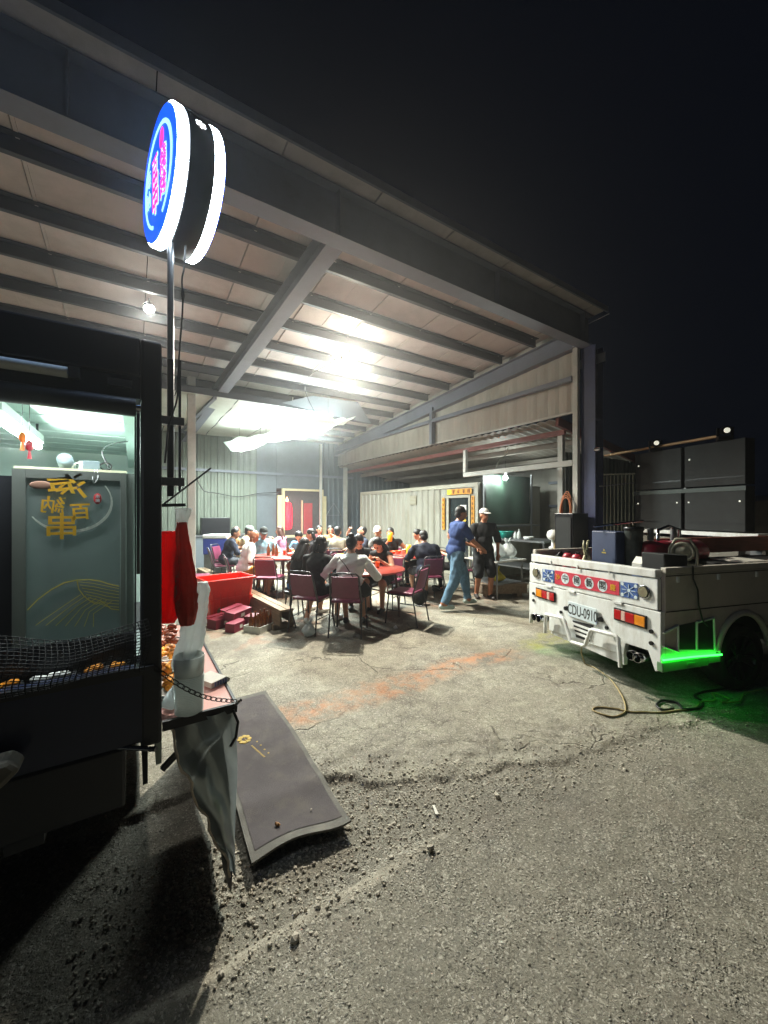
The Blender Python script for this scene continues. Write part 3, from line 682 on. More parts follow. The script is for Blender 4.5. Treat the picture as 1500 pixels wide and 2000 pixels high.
for i, (yy, lab, hh, mm) in enumerate(((5.62, 'white bottle beside the turquoise basket on the counter', .17, 'whiteplastic'), (5.52, 'taller pale bottle on the kitchen counter', .22, 'whiteplastic'), (5.28, 'white tub at the right of the counter', .07, 'whiteplastic'), (6.5, 'yellow box at the left end of the kitchen counter', .09, 'yellowcup'))):
    b = MB()
    if i == 3: b.box(-.06, .06, -.09, .09, 0, hh)
    elif i == 2: b.lathe([(.09, 0), (.11, hh), (.105, hh), (.085, .01)], 18)
    else: b.lathe([(.035, 0), (.038, .02), (.038, hh*.65), (.015, hh*.8), (.015, hh*.95), (.018, hh*.96), (.018, hh)], 14)
    t = b.build('tub' if i == 2 else 'carton' if i == 3 else 'bottle', M[mm], None, (7.15, yy, 1.022)); tag(t, lab, 'tub' if i == 2 else 'box' if i == 3 else 'bottle')
kb = thing('bulb_light', 'small round bare bulb lit above the green tarp', 'light', (7.66, 6.32, 2.46))
b = MB(); b.ell((0, 0, 0), .055, .055, .06); b.build('bulb', M['bulb'], kb); MB().tube([(0, 0, .05), (0, 0, .14)], .025, 10).build('socket', M['whiteplastic'], kb); MB().tube([(0, 0, .13), (0, 0, .42)], .005, 5).build('flex', M['cableblack'], kb)
lamp('bulb_glow', 'POINT', (-.08, -.05, -.05), 22, (.92, 1, .95), .05, kb)

# the side table with bags of food
stb = thing('side_table', 'low white side table carrying white plastic bags', 'table', (6.02, 5.22, 0))
box('tabletop', M['whiteplastic'], stb, -.42, .42, -.42, .42, .68, .71, bevel=.006)
for a in (-.36, .36):
    for c in (-.36, .36): MB().tube([(a, c, 0), (a, c, .68)], .018, 8).build('leg', M['steel'], stb)
box('under_shelf', M['steel'], stb, -.36, .36, -.36, .36, .25, .27)
def lumpy_bag(name, w, d, h, seed, m, ears=True):
    rr = random.Random(seed); b = MB(); n1, n2 = 18, 12; vs = []
    ph = [rr.uniform(0, 6) for _ in range(6)]
    for i in range(n2 + 1):
        t = i / n2; pr = (math.sin(math.pi * min(1, t*1.02 + .04)) ** .55) * (1 - .35*t)
        for k in range(n1):
            g = 2*math.pi*k/n1; q = pr*(1 + .12*math.sin(3*g+ph[0]+t*4) + .08*math.sin(5*g+ph[1]-t*7) + .05*math.sin(8*g+ph[2]))
            vs.append((w/2*q*math.cos(g), d/2*q*math.sin(g), h*t + .02*math.sin(4*g+ph[3])*t))
    b.add(vs, [(i*n1+k, i*n1+(k+1) % n1, (i+1)*n1+(k+1) % n1, (i+1)*n1+k) for i in range(n2) for k in range(n1)] + [tuple(reversed(range(n1))), tuple(n2*n1+k for k in range(n1))], 0, True)
    if ears:
        for s in (-1, 1):
            pts = [(s*w*.06, 0, h*.9), (s*w*.16, .01, h*1.1), (s*w*.2, .0, h*1.28), (s*w*.1, 0, h*1.2), (s*w*.05, 0, h*.95)]
            b.tube(pts, [.02, .016, .012, .012, .018], 6)
    return b.build(name, m)
for i, (dx, dy, w, lab) in enumerate(((-.24, .10, .34, 'white knotted plastic bag at the left end of the side table'), (.0, -.05, .36, 'white plastic bag in the middle of the side table'), (.22, -.14, .34, 'white plastic bag with tall ears at the right of the side table'), (.12, .22, .34, 'white plastic bag at the back of the side table'))):
    yx, yy = dx*.8, dy
    o = lumpy_bag('plastic_bag', w*1.25, w*1.1, .31, 20+i, M['bag']); o.location = (6.02 + dx, 5.22 + dy, .711); tag(o, lab, 'bag', 'white bags on the side table')
tag(lumpy_bag('plastic_bag', .34, .3, .22, 33, mat('yellow_bag', '#b8ad2a', .5, 0, .2, 8, .3, 20)), 'yellow bag on the shelf under the side table', 'bag').location = (5.95, 5.1, .272)
crt = thing('wooden_crate', 'low dark wooden crate on the floor in front of the side table', 'crate', (5.95, 4.98, 0), R(-25))
for s in (-.14, .14): box('side_board', M['wood'], crt, -.42, .42, s - .012, s + .012, .08, .24)
for s in (-.425, .425): box('end_board', M['wood'], crt, s - .004 - .012, s + .004 + .012, -.125, .125, .08, .239)
for k in range(3): box('top_slat', M['wood'], crt, -.45, .45, -.15 + k*.105, -.055 + k*.105, .2415, .262)
for s in (-.3, .3): box('foot', M['wood'], crt, s - .05, s + .05, -.1, .1, 0, .079)

# things at the blue column
spk = thing('speaker_cabinet', 'tall black speaker cabinet standing at the blue column', 'speaker', (6.18, 3.74, 0))
box('cabinet', M['blackmetal'], spk, -.2, .26, -.16, .16, .55, 1.6, bevel=.01); box('grille', M['ledblack'], spk, -.215, -.202, -.13, .13, .62, 1.53)
MB().tube([(0.03, 0, 0), (0.03, 0, .55)], .03, 10).build('stand', M['steel'], spk)
coil = thing('cable_coil', 'coil of orange cable hanging on the white shed post', 'cable', (6.40, 3.93, 1.72))
for k in range(9):
    pts = []
    for i in range(22):
        g = 2*math.pi*i/22; pts.append((-.01 - .006*k + .01*math.sin(g*2+k), (.09+.006*(k % 4))*math.sin(g), .26*math.cos(g)*(1+.05*math.sin(k*2.1)) - .012*k))
    MB().tube(pts, .007, 6, closed=True).build('loop', M['cableorange'], coil)
stand = thing('post_bench', 'small steel bench holding the tan cloth bundle', 'bench', (6.44, 4.12, 0))
box('top', M['steel'], stand, -.13, .13, -.1, .1, .51, .549)
for a in (-.1, .1):
    for c in (-.08, .08): MB().tube([(a, c, 0), (a, c, .51)], .015, 8).build('leg', M['steel'], stand)
wb = tag(MB().lathe([(.07, 0), (.075, .03), (.03, .06), (.028, .16), (.09, .19), (.11, .26), (.09, .33), (.03, .36)], 12).build('white_fan', M['whiteplastic'], None, (6.6, 4.34, .93)), 'white plastic fan body beside the black speaker cabinet', 'fan')
box('fan_table', M['steel'], None, 6.5, 6.76, 4.26, 4.48, .0, .928); tag(bpy.data.objects['fan_table'], 'grey metal cupboard under the white fan', 'cupboard')
cl = thing('spot_clamp', 'small silver spotlight clamped on the blue column', 'spotlight', (6.46, 3.47, 2.66))
b = MB(); b.cyl((0, .02, 0), (0.02, -.07, .0), .035, .045, 14); b.build('head', M['chrome'], cl); MB().tube([(0, .01, .02), (.06, -.03, .04), (.12, -.06, .05)], .01, 6).build('arm', M['chrome'], cl)

# ------------------------------------------------------------------ LED cabinet wall and its frame
lf = thing('cabinet_wall', 'black two by two cabinet wall on a white frame beyond the small truck', 'cabinet', (7.08, 3.146, 0), math.atan2(-.957, -.289))
Lw = 1.62
for i in range(2):
    for j in range(2):
        x0 = .02 + i * Lw / 2
        p = box('cabinet', M['ledblack'], lf, x0, x0 + Lw/2 - .05, -.02, .16, 1.36 + j*.62, 1.36 + j*.62 + .60, bevel=.006)
        for kx in ((.07,) if j else (.06, Lw/2 - .11)): MB().ell((x0 + kx, -.024, 1.36 + j*.62 + .40), .012, .010, .012, n=8, m=6).build('stud', M['sparkle'], p)  # studs glow faintly of their own, sharing the stage lens material
        box('seam', M['blackmetal'], p, x0 + .01, x0 + Lw/2 - .06, -.024, -.0205, 1.36 + j*.62 + .1, 1.36 + j*.62 + .115)
box('rail', M['white'], lf, -.05, Lw + .12, -.05, .19, 1.29, 1.345)
box('divider', M['chrome'], lf, Lw/2 - .024, Lw/2 + .014, .02, .15, 1.38, 2.57)
for a in (.1, .6, 1.1, 1.55): box('leg', M['steel'], lf, a, a + .05, .05, .1, 0, 1.289)
box('stretcher', M['steel'], lf, .151, 1.549, .06, .09, .35, .39); box('backing', M['greytarp'], lf, .0, Lw, -.2, -.19, .2, 1.25)
MB().box(0, Lw - .02, -.030, -.0255, 1.90, 1.96).build('strap', mat('strap_green', '#3c4745', .6), lf)
def moving_head(p, label, rz):
    t = thing('stage_light', label, 'stage light', p, rz, 'stage lights on top of the cabinet wall')
    MB().box(-.08, .08, -.06, .06, 0, .05).build('base', M['blackmetal'], t)
    for s in (-.075, .075): MB().box(s - .012, s + .012, -.03, .03, .0505, .17).build('yoke', M['blackmetal'], t)
    MB().cyl((0, .08, .14), (0, -.09, .12), .05, .06, 16).build('head', M['blackmetal'], t); MB().cyl((0, -.091, .12), (0, -.10, .119), .035, .03, 14).build('lens', M['sparkle'], t)
moving_head((6.98, 2.80, 2.585), 'stage light at the left on top of the cabinet wall', R(-60))
moving_head((6.69, 1.86, 2.585), 'stage light at the right on top of the cabinet wall', R(-60))
tag(MB().cyl((7.3, 3.75, 2.66), (6.75, 1.95, 2.66), .022, n=10).build('tan_pipe', M['pipebrass']), 'long tan pipe running behind the top of the cabinet wall', 'pipe')
fen = thing('bar_fence', 'grey barred fence between the blue column and the cabinet wall', 'fence', (7.35, 3.95, 0), R(-55))
for k in range(14): MB().box(.06*k, .06*k + .016, -.008, .008, .2, 2.3).build('bar', M['greymachine'], fen)
for zz in (.3, 1.2, 2.31): MB().box(-.03, .84, .009, .03, zz, zz + .03).build('rail', M['greymachine'], fen)
for xx in (-.05, .84): MB().box(xx, xx + .03, -.02, .008, 0, 2.4).build('post', M['greymachine'], fen)
tag(MB().tube([(6.55, 3.45, 2.05), (7.15, 3.12, 2.12)], .012, 6).build('tie_bar', M['steel']), 'thin steel bar from the blue column to the cabinet wall', 'bar')

# ------------------------------------------------------------------ small white truck
trk = thing('small_truck', 'white small pickup truck with painted tailgate banner', 'truck', (3.69, 1.438, 0), R(-16.6))
TWd, TL = 1.71, 3.5
# local: x forward (to the right of the picture), y across to the far side, z up; rear face at x = 0
def rear_poly(name, pts, m, x0, x1, bevel=0): return MB().prism(pts, x0, x1, axis='x').build(name, m, trk, bevel=bevel)
rear_poly('tailgate', [(.03, .79), (TWd - .01, .75), (TWd - .01, .985), (.03, 1.055)], M['white'], 0, .04, .006)
rear_poly('gate_rail', [(.04, 1.064), (1.655, 1.006), (1.655, 1.10), (.04, 1.132)], M['white'], -.012, .06, .008)
rear_poly('rear_panel', [(.005, .30), (.055, .27), (.12, .425), (.34, .415), (.36, .30), (1.35, .24), (1.352, .405), (1.675, .345), (1.70, .225), (TWd, .225), (TWd, .742), (.005, .782)], M['white'], .002, .05, .005)
for yy in (.15, 1.57):
    MB().cyl((.02, yy, .925 - (yy > 1)*.05), (-.022, yy, .925 - (yy > 1)*.05), .05, .044, 20).build('round_lamp', M['reflector'], trk)
    MB().lathe([(.056, 0), (.062, .012), (.052, .014)], 20, mtx=Matrix.Translation((.002, yy, .925 - (yy > 1)*.05)) @ Matrix.Rotation(R(-90), 4, 'Y'), cap=False).build('lamp_ring', M['chrome'], trk)
for y0, z0, s in ((1.25, .60, 1), (.135, .62, -1)):
    for k, (a, c, mm) in enumerate(((0, .10, 'lamamber'), (.103, .19, 'lamred'), (.193, .235, 'lamwhite'), (.238, .31, 'lamred'))):
        q = (y0 + .31 - c, y0 + .31 - a) if s > 0 else (y0 + a, y0 + c)
        MB().box(-.018, .001, q[0], q[1], z0, z0 + .088).build('tail_lamp', M[mm], trk, bevel=.004)
    MB().box(-.012, .0015, y0 - .008, y0 + .318, z0 - .012, z0 + .10).build('lamp_bezel', M['blackmetal'], trk)
# number plate
pl = MB().box(-.02, -.012, .645, 1.025, .495, .655).build('number_plate', M['plate'], trk, bevel=.003)
rotz = R(-90)
text('CDU-0910', .122, 'plate_lettering', M['black'], pl, Matrix.Translation((-.0205, .835, .57)) @ Matrix.Rotation(rotz, 4, 'Z') @ Matrix.Rotation(R(90), 4, 'X') @ Matrix.Diagonal((.72, 1.25, 1, 1)), .0006, .001)
for yy in (.605, 1.062): MB().cyl((.003, yy, .565), (-.03, yy, .565), .026, .022, 12).build('plate_bolt', M['blackmetal'], trk)
# banner
rear_poly('banner', [(.40, .842), (1.245, .80), (1.245, .955), (.40, .972)], M['signred'], -.006, -.0005)
for a, c, dz in ((.21, .385, .03), (1.26, 1.455, -.005)):
    tl = rear_poly('banner_tile', [(a, .815 + dz), (c, .807 + dz), (c, .945 + dz), (a, .955 + dz)], M['signblue'], -.006, -.0005)
    b = MB(); cy_, cz_ = (a + c)/2, .88 + dz
    for k in range(8):
        g = math.pi*2*k/8; p0 = (cy_ + .025*math.cos(g), cz_ + .022*math.sin(g)); p1 = (cy_ + .07*math.cos(g), cz_ + .055*math.sin(g))
        b.bar((-.007, p0[0], p0[1]), (-.007, p1[0], p1[1]), .004, .010, up=(1, 0, 0))
    for q in (-1, 1):
        for r_ in (-1, 1): b.cyl((-.0062, cy_ + q*.068, cz_ + r_*.05), (-.0078, cy_ + q*.068, cz_ + r_*.05), .017, n=10)
    b.cyl((-.0062, cy_, cz_), (-.0078, cy_, cz_), .016, n=10); b.build('tile_pattern', M['plate'], tl)
bn = bpy.data.objects['banner']
for ch, yy, zz in (('中', 1.085, .886), ('國', .918, .890), ('藝', .752, .894), ('閣', .588, .898)):
    MB().cyl((-.0065, yy, zz), (-.0075, yy, zz), .058, n=20).build('white_roundel', M['plate'], bn)
    text(ch, .088, 'banner_character', M['black'], bn, Matrix.Translation((-.0085, yy, zz)) @ Matrix.Rotation(rotz, 4, 'Z') @ Matrix.Rotation(R(90), 4, 'X'), .0006, .0008)
for ch, yy, zz in (('沙', 1.196, .882), ('鹿', .468, .90)):
    text(ch, .066, 'banner_character', M['gold'], bn, Matrix.Translation((-.0075, yy, zz)) @ Matrix.Rotation(rotz, 4, 'Z') @ Matrix.Rotation(R(90), 4, 'X'), .0006, .001)
# grille in the bumper, bull bar, exhausts
b = MB(); b.prism([(.75, .30), (.93, .29), (.98, .455), (.70, .478)], -.004, .001, axis='x'); b.build('grille_opening', M['dark'], trk)
for k in range(3): MB().box(-.012, -.0045, .735 + .012*k*(-1) , .955 + .010*k, .325 + .045*k, .348 + .045*k).build('grille_bar', M['white'], trk)
bb = MB(); bb.tube([(-.05, 1.354, .215), (-.055, 1.34, .42), (-.06, 1.325, .437), (-.06, 1.06, .462), (-.06, 1.035, .445), (-.06, .95, .255), (-.06, .925, .243), (-.06, .77, .256), (-.06, .745, .275), (-.06, .68, .44), (-.06, .655, .456), (-.06, .385, .476), (-.055, .362, .462), (-.05, .346, .20)], .019, 10); bb.build('bull_bar', M['white'], trk)
for yy, zz in ((1.2, .445), (.5, .465)): MB().tube([(-.05, yy, zz), (.01, yy, zz)], .014, 8).build('bar_bracket', M['white'], trk)
for yy in (.20, .265, 1.50, 1.58): 
    MB().lathe([(.038, 0), (.042, .0), (.042, .16), (.036, .16), (.036, .01)], 16, mtx=Matrix.Translation((-.03, yy, .335)) @ Matrix.Rotation(R(90), 4, 'Y'), cap=False).build('exhaust_tip', M['chrome'], trk)
box('lower_skirt', M['white'], trk, .02, .06, .37, 1.34, .205, .30)
for yy, zz in ((1.62, .615), (1.62, .53), (1.15, .50), (.54, .50), (.085, .60), (.085, .50)): MB().cyl((.003, yy, zz), (-.012, yy, zz), .018, n=10).build('rubber_stop', M['blackmetal'], trk)
for yy in (1.35, 1.0, .42): MB().box(-.012, .001, yy - .05, yy + .05, .742 + .02*(1.4-yy), .762 + .02*(1.4-yy)).build('gate_hinge', M['white'], trk)
for yy in (1.3, .9, .5): MB().box(-.02, -.0125, yy - .006, yy + .006, 1.02, 1.06).build('gate_latch', M['white'], trk)
# sides and bed
side_pts = [(.052, .28), (.052, 1.10), (TL, 1.10), (TL, .45), (1.36, .45), (1.33, .55), (1.24, .66), (1.10, .715), (.97, .725), (.83, .70), (.72, .62), (.66, .50), (.64, .30)]
for yy, nm in ((.006, 'side_panel'), (TWd - .04, 'side_panel')):
    b = MB(); b.prism(side_pts, yy, yy + .034, axis='y'); b.build(nm, M['bodyside'], trk, bevel=.004)
for yy in (.0, TWd - .05): box('side_rail', M['bodyside'], trk, .055, TL, yy, yy + .05, 1.101, 1.15, bevel=.006)
box('seam_strip', M['dark'], trk, .06, TL, .0025, .0055, .776, .784); box('rail_seam', M['dark'], trk, .06, TL, .0025, .0055, 1.078, 1.083)
for xx in (.18, .66, 1.15, 1.65, 2.15, 2.65, 3.15): MB().box(xx - .012, xx + .012, -.014, .002, 1.025, 1.075).build('rope_hook', M['white'], trk, bevel=.003)
b = MB()
prof = []
for i in range(15):
    g = R(12 + 156 * i / 14); prof.append((.97 - .345*math.cos(g)*1.0, .31 + .40*math.sin(g)))
b.tube([(px_, -.008, pz_) for px_, pz_ in prof], .026, 8); b.build('wheel_arch', M['bodyside'], trk)
box('bed_floor', M['ledblack'], trk, .06, TL, .045, TWd - .045, .74, .77); box('chassis', M['dark'], trk, .1, 5.1, .35, TWd - .35, .36, .60)
# guard bars with a dark opening, lit skirt box
b = MB(); b.prism([(.19, .455), (.62, .41), (.60, .69), (.40, .672), (.19, .655)], .001, .0055); b.build('side_opening', M['dark'], trk)
for p in ([(.02, .61), (.182, .66)], [(.182, .655), (.182, .44)], [(.40, .672), (.40, .43)], [(.605, .692), (.62, .40)], [(.02, .50), (.182, .44)], [(.40, .672), (.605, .692)]):
    MB().tube([(p[0][0], -.004, p[0][1]), (p[1][0], -.004, p[1][1])], .010, 6).build('guard_bar', M['white'], trk)
box('skirt_box', M['greenbox'], trk, .0, .53, -.012, .04, .285, .365, bevel=.006); box('skirt_box', M['greenbox'], trk, .535, .68, -.010, .04, .30, .362, bevel=.006)
box('skirt_clip', M['greenbox'], trk, .27, .36, -.018, -.0125, .312, .338, bevel=.002)
MB().tube([(.0, -.016, .392), (.35, -.016, .384), (.68, -.016, .368)], .008, 8).build('green_strip_light', M['greenstrip'], trk)
lamp('green_strip_glow', 'AREA', (.34, -.05, .40), .12, (.02, 1, .04), .66, trk, (R(42), 0, 0), .02)
lamp('green_under_glow', 'AREA', (.34, .1, .26), .08, (.05, 1, .12), .66, trk, (R(20), 0, 0), .05)
lamp('green_rear_glow', 'AREA', (.04, 1.35, .20), .2, (.25, 1, .2), .5, trk, (R(-10), R(-35), 0), .05)
def wheel(x, y, out):
    w = bpy.data.objects.new('wheel', None); COL.objects.link(w); w.parent = trk; w.location = (x, y, .30)
    mt = Matrix.Rotation(R(90 if out < 0 else -90), 4, 'X')
    b = MB(); b.lathe([(.19, -.09), (.27, -.10), (.295, -.07), (.30, 0), (.295, .07), (.27, .095), (.205, .09), (.20, .06)], 36, mtx=mt, cap=False); b.build('tyre', M['rubber'], w)
    b = MB(); b.lathe([(.205, .085), (.20, .07), (.185, .03), (.03, .02), (.0, .02)], 36, mtx=mt, cap=False); b.build('rim', M['blackmetal'], w)
    b = MB()
    for k in range(10):
        g = 2*math.pi*k/10 + (.12 if k % 2 else -.12)
        p0 = mt @ Vector((.035*math.cos(g), .035*math.sin(g), .055)); p1 = mt @ Vector((.195*math.cos(g), .195*math.sin(g), .078))
        b.bar(p0, p1, .028, .012, up=(0, 1, 0))
    b.lathe([(.045, .05), (.045, .066), (.02, .07), (0.001, .07)], 16, mtx=mt); b.build('spoke', M['rim'], w)
wheel(.97, .09, -1); wheel(.97, TWd - .09, 1); wheel(4.45, .09, -1); wheel(4.45, TWd - .09, 1)
b = MB(); b.prism([(TL + .02, .34), (TL + .02, 1.78), (TL + .25, 1.86), (4.65, 1.82), (5.1, 1.10), (5.18, .95), (5.18, .34)], .03, TWd - .03); b.build('cab', M['bodyside'], trk, bevel=.03)
for yy in (.024, TWd - .027):
    b = MB(); b.prism([(3.85, 1.12), (3.85, 1.66), (4.56, 1.66), (4.88, 1.12)], yy, yy + .003); b.build('cab_window', M['glass'], trk)
# what lies in the truck bed
def intruck(x, y): 
    a = R(-16.6); return (3.69 + x*math.cos(a) - y*math.sin(a), 1.438 + x*math.sin(a) + y*math.cos(a))
TA = R(-16.6)
p = intruck(.45, .93); nb = thing('upright_case', 'navy blue upright case standing in the truck bed', 'case', (p[0], p[1], .771), TA)
box('body', M['navybox'], nb, -.09, .09, -.16, .16, 0, .64, bevel=.012); box('emblem', M['goldline'], nb, -.0925, -.0905, -.035, .02, .40, .415); MB().cyl((-.0906, -.01, .435), (-.0925, -.01, .435), .010, n=8).build('emblem_dot', M['goldline'], nb)
p = intruck(.52, .70); nb = thing('tall_bin', 'black patterned tall bin beside the navy case', 'bin', (p[0], p[1], .771), TA)
b = MB(); b.lathe([(.075, 0), (.08, .5), (.085, .66), (.088, .67), (.08, .67), (.075, .5)], 20); b.build('body', mat('bin_pattern', '#2c3330', .5, 0, .6, 22), nb); b = MB(); b.lathe([(.086, .655), (.094, .665), (.094, .69), (.086, .695)], 20, cap=False); b.build('rim', M['blackmetal'], nb)
tag(MB().tube([(0, 0, 0), (.45, -.3, .06)], .013, 8).build('steel_rod', M['chrome'], None, (intruck(.3, 1.0)[0], intruck(.3, 1.0)[1], 1.462)), 'steel rod lying across the tops of case and bin', 'rod')
for i, (xx, yy, lab) in enumerate(((.25, 1.32, 'left red round tin in the truck bed'), (.25, 1.18, 'right red round tin in the truck bed'))):
    p = intruck(xx, yy); t = thing('red_tin', lab, 'tin', (p[0], p[1], .771), TA, 'red tins in the truck bed'); MB().lathe([(.06, 0), (.065, .02), (.065, .33), (.05, .36), (.02, .37)], 16).build('body', M['redpaint'], t); MB().cyl((0, 0, .37), (0, 0, .39), .025, n=12).build('cap', M['blackmetal'], t)
p = intruck(.2, 1.0); o = lumpy_bag('crumpled_bag', .2, .18, .42, 61, mat('printed_wrap', '#b9b48f', .4, 0, .5, 18, .4, 25), True); o.location = (p[0], p[1], .771); tag(o, 'crumpled printed wrapper bag beside the red tins', 'bag')
p = intruck(.3, 1.5); o = lumpy_bag('dark_sack', .5, .3, .36, 62, M['blackmetal'], False); o.location = (p[0], p[1], .771); tag(o, 'dark sacks heaped at the far corner of the truck bed', 'sack')
p = intruck(.33, .22); t = thing('angled_board', 'dark grey box leaning at the near corner of the truck bed', 'box', (p[0], p[1], .771), TA)
MB().prism([(-.12, 0), (.16, 0), (.14, .46), (-.14, .48)], -.10, .12).build('body', M['ledblack'], t, bevel=.01)
p = intruck(.28, .42); t = thing('drink_carton', 'white and blue carton beside the dark grey box', 'carton', (p[0], p[1], .771), TA); box('body', M['card'], t, -.05, .05, -.05, .05, 0, .36); box('blue_band', M['signblue'], t, -.0525, .0525, -.0525, .0525, .22, .30); MB().prism([(-.05, .3605), (.05, .3605), (0, .42)], -.05, .05).build('gable_top', M['card'], t)
p = intruck(.95, .62); t = thing('air_tank', 'red cylindrical machine tank lying in the truck bed', 'tank', (p[0], p[1], .771), TA)
b = MB(); b.lathe([(.02, -.42), (.10, -.40), (.13, -.34), (.13, .34), (.10, .40), (.02, .42)], 24, mtx=Matrix.Translation((0, 0, .42)) @ Matrix.Rotation(R(90), 4, 'Y')); b.build('tank', M['redpaint'], t)
for s in (-.25, .25): box('cradle', M['blackmetal'], t, s - .03, s + .03, -.1, .1, 0, .31)
MB().tube([(-.2, 0, .55), (-.2, 0, .66), (-.05, 0, .70), (.1, 0, .66), (.1, 0, .55)], .018, 8).build('pipework', M['chrome'], t)
for s in (-.3, .02): MB().cyl((s, 0, .552), (s, 0, .68), .03, n=12).build('valve', M['steel'], t)
p = intruck(.74, .36); t = thing('winch', 'grey round winch motor with an angular handle frame', 'winch', (p[0], p[1], .771), TA)
mt = Matrix.Translation((0, 0, .46)) @ Vector((-.86, -.5, .05)).to_track_quat('Z', 'Y').to_matrix().to_4x4()
b = MB(); b.lathe([(.03, -.09), (.07, -.08), (.085, -.03), (.098, -.02), (.098, .02), (.085, .03), (.075, .028), (.07, .015), (.055, .015), (.05, .028), (.03, .03), (.025, .05), (.005, .055)], 28, mtx=mt); b.build('motor', M['greymachine'], t)
b = MB(); b.tube([mt @ Vector(q) for q in ((-.11, -.14, 0), (-.105, .03, 0), (-.055, .125, 0), (.055, .125, 0), (.105, .03, 0), (.11, -.14, 0))], .013, 6); b.build('handle', M['greymachine'], t); box('base', M['greymachine'], t, -.12, .12, -.1, .1, .32, .35); box('block', M['ledblack'], t, -.2, .3, -.14, .14, 0, .319)
p = intruck(1.75, .75); tag(box('timber_plank', M['redwood'], None, -.95, .95, -.03, .03, .0, .17), 'red brown timber plank on edge in the truck bed', 'plank'); o = bpy.data.objects['timber_plank']; o.location = (p[0], p[1], 1.16); o.rotation_euler = (0, 0, TA)
p = intruck(1.55, .35); t = thing('stage_box', 'dark flat case with white top sheets in the truck bed', 'case', (p[0], p[1], .771), TA); box('body', M['ledblack'], t, -.55, .75, -.22, .25, 0, .36, bevel=.01); box('sheet', M['paper'], t, -.3, .05, -.2, .1, .361, .372)
p = intruck(1.8, .75); t = thing('trestle', 'pair of grey trestles carrying the timber plank', 'trestle', (p[0], p[1], .771), TA)
for s in (-.7, .7): box('leg', M['steel'], t, s - .03, s + .03, -.06, .06, 0, .388)
box('rail', M['steel'], t, -.669, .669, -.02, .02, .1, .14)
tag(MB().tube([(intruck(x_, -.012)[0], intruck(x_, -.012)[1], z_) for x_, z_ in ((.34, 1.16), (.345, 1.05), (.40, .95), (.41, .82), (.46, .68), (.52, .63))], .007, 6).build('hanging_cable', M['cableblack']), 'black cable hanging down the near side of the truck', 'cable')

# ------------------------------------------------------------------ cables on the ground
def gp(U, V, dz=.008): return (U, V, float(ground_z(np.array([U]), np.array([V]))[0]) + dz)
def spline(P, k=8):
    out = []; P = [P[0]] + list(P) + [P[-1]]
    for i in range(1, len(P) - 2):
        p0, p1, p2, p3 = [np.array(q, float) for q in P[i-1:i+3]]
        for t in np.linspace(0, 1, k, endpoint=False):
            out.append(.5*((2*p1) + (-p0+p2)*t + (2*p0-5*p1+4*p2-p3)*t*t + (-p0+3*p1-3*p2+p3)*t**3))
    out.append(np.array(P[-2], float)); return out
c1 = [(4.02, 2.28), (4.0, 2.15), (3.85, 1.92), (3.62, 1.72), (3.38, 1.57), (3.24, 1.55), (3.14, 1.60), (3.13, 1.70), (3.22, 1.72), (3.32, 1.62), (3.36, 1.54), (3.52, 1.42), (3.72, 1.33), (3.86, 1.27), (4.0, 1.28)]
pts = [gp(*q) for q in spline(c1)]; pts = [(intruck(.05, .9)[0], intruck(.05, .9)[1], .33), (4.0, 2.3, .12)] + pts[1:]
tag(MB().tube(pts, .007, 6).build('beige_cable', M['cablebeige']), 'beige cable looping on the ground from under the truck', 'cable')
c2 = [(3.72, 1.36), (3.62, 1.40), (3.66, 1.46), (3.8, 1.47), (3.85, 1.38), (3.78, 1.31), (3.9, 1.25), (4.05, 1.27), (4.12, 1.35), (4.3, 1.33), (4.7, 1.2)]
tag(MB().tube([gp(q[0], q[1], .012) for q in spline(c2)], .009, 6).build('black_cable', M['cableblack']), 'black cable lying in a loop beside the truck wheel', 'cable')
c3 = [(4.0, 1.28), (4.15, 1.22), (4.3, 1.28), (4.28, 1.16), (4.15, 1.18), (4.3, 1.1), (4.55, 1.12), (4.9, 1.0)]
tag(MB().tube([gp(q[0], q[1], .02) for q in spline(c3)], .007, 6).build('tan_cable', M['cablebeige']), 'tangle of tan cable on the ground under the truck wheel', 'cable')

# ------------------------------------------------------------------ furniture: chairs and tables
def make_chair():
    t = thing('banquet_chair', 'chair', 'chair')
    fr = M['chairsteel']
    b = MB(); P = []
    b.box(-.20, .20, -.19, .21, .43, .47); s_ = b.build('seat', M['maroon'], t, bevel=.018)
    b = MB(); P = []
    for q, yo in ((0, 0), (1, .028)):
        for i in range(9):
            for j in range(7):
                u, v = i/8, j/6; xx = (u-.5)*.36*(1-.06*v); 
                P.append((xx, -.215 - .075*v - .012*math.cos((u-.5)*3.1) + (yo if q else 0), .50 + .29*v + (.0)))
    b.grid(P[:63], 9, 7); b.grid(P[63:], 9, 7)
    rim = [i*7 for i in range(9)] + [56+j for j in range(1, 7)] + [i*7+6 for i in range(7, -1, -1)] + [j for j in range(5, 0, -1)]
    b.add(P, [(rim[k], rim[(k+1) % len(rim)], rim[(k+1) % len(rim)]+63, rim[k]+63) for k in range(len(rim))])
    b.build('backrest', M['maroon'], t)
    MB().tube([(-.205, -.19, .44), (-.20, -.225, .55), (-.185, -.295, .80), (-.15, -.308, .835), (0, -.312, .842), (.15, -.308, .835), (.185, -.295, .80), (.20, -.225, .55), (.205, -.19, .44)], .0115, 8).build('back_frame', fr, t)
    for s in (-1, 1):
        MB().tube([(s*.195, .19, .43), (s*.215, .235, 0)], .011, 8).build('leg', fr, t)
        MB().tube([(s*.205, -.19, .44), (s*.215, -.27, 0)], .011, 8).build('leg', fr, t)
        MB().tube([(s*.208, .215, .2), (s*.211, -.228, .2)], .007, 6).build('side_stretcher', fr, t)
    MB().tube([(-.2, -.205, .425), (-.195, .19, .425), (.195, .19, .425), (.2, -.205, .425)], .010, 6).build('seat_frame', fr, t)
    return t
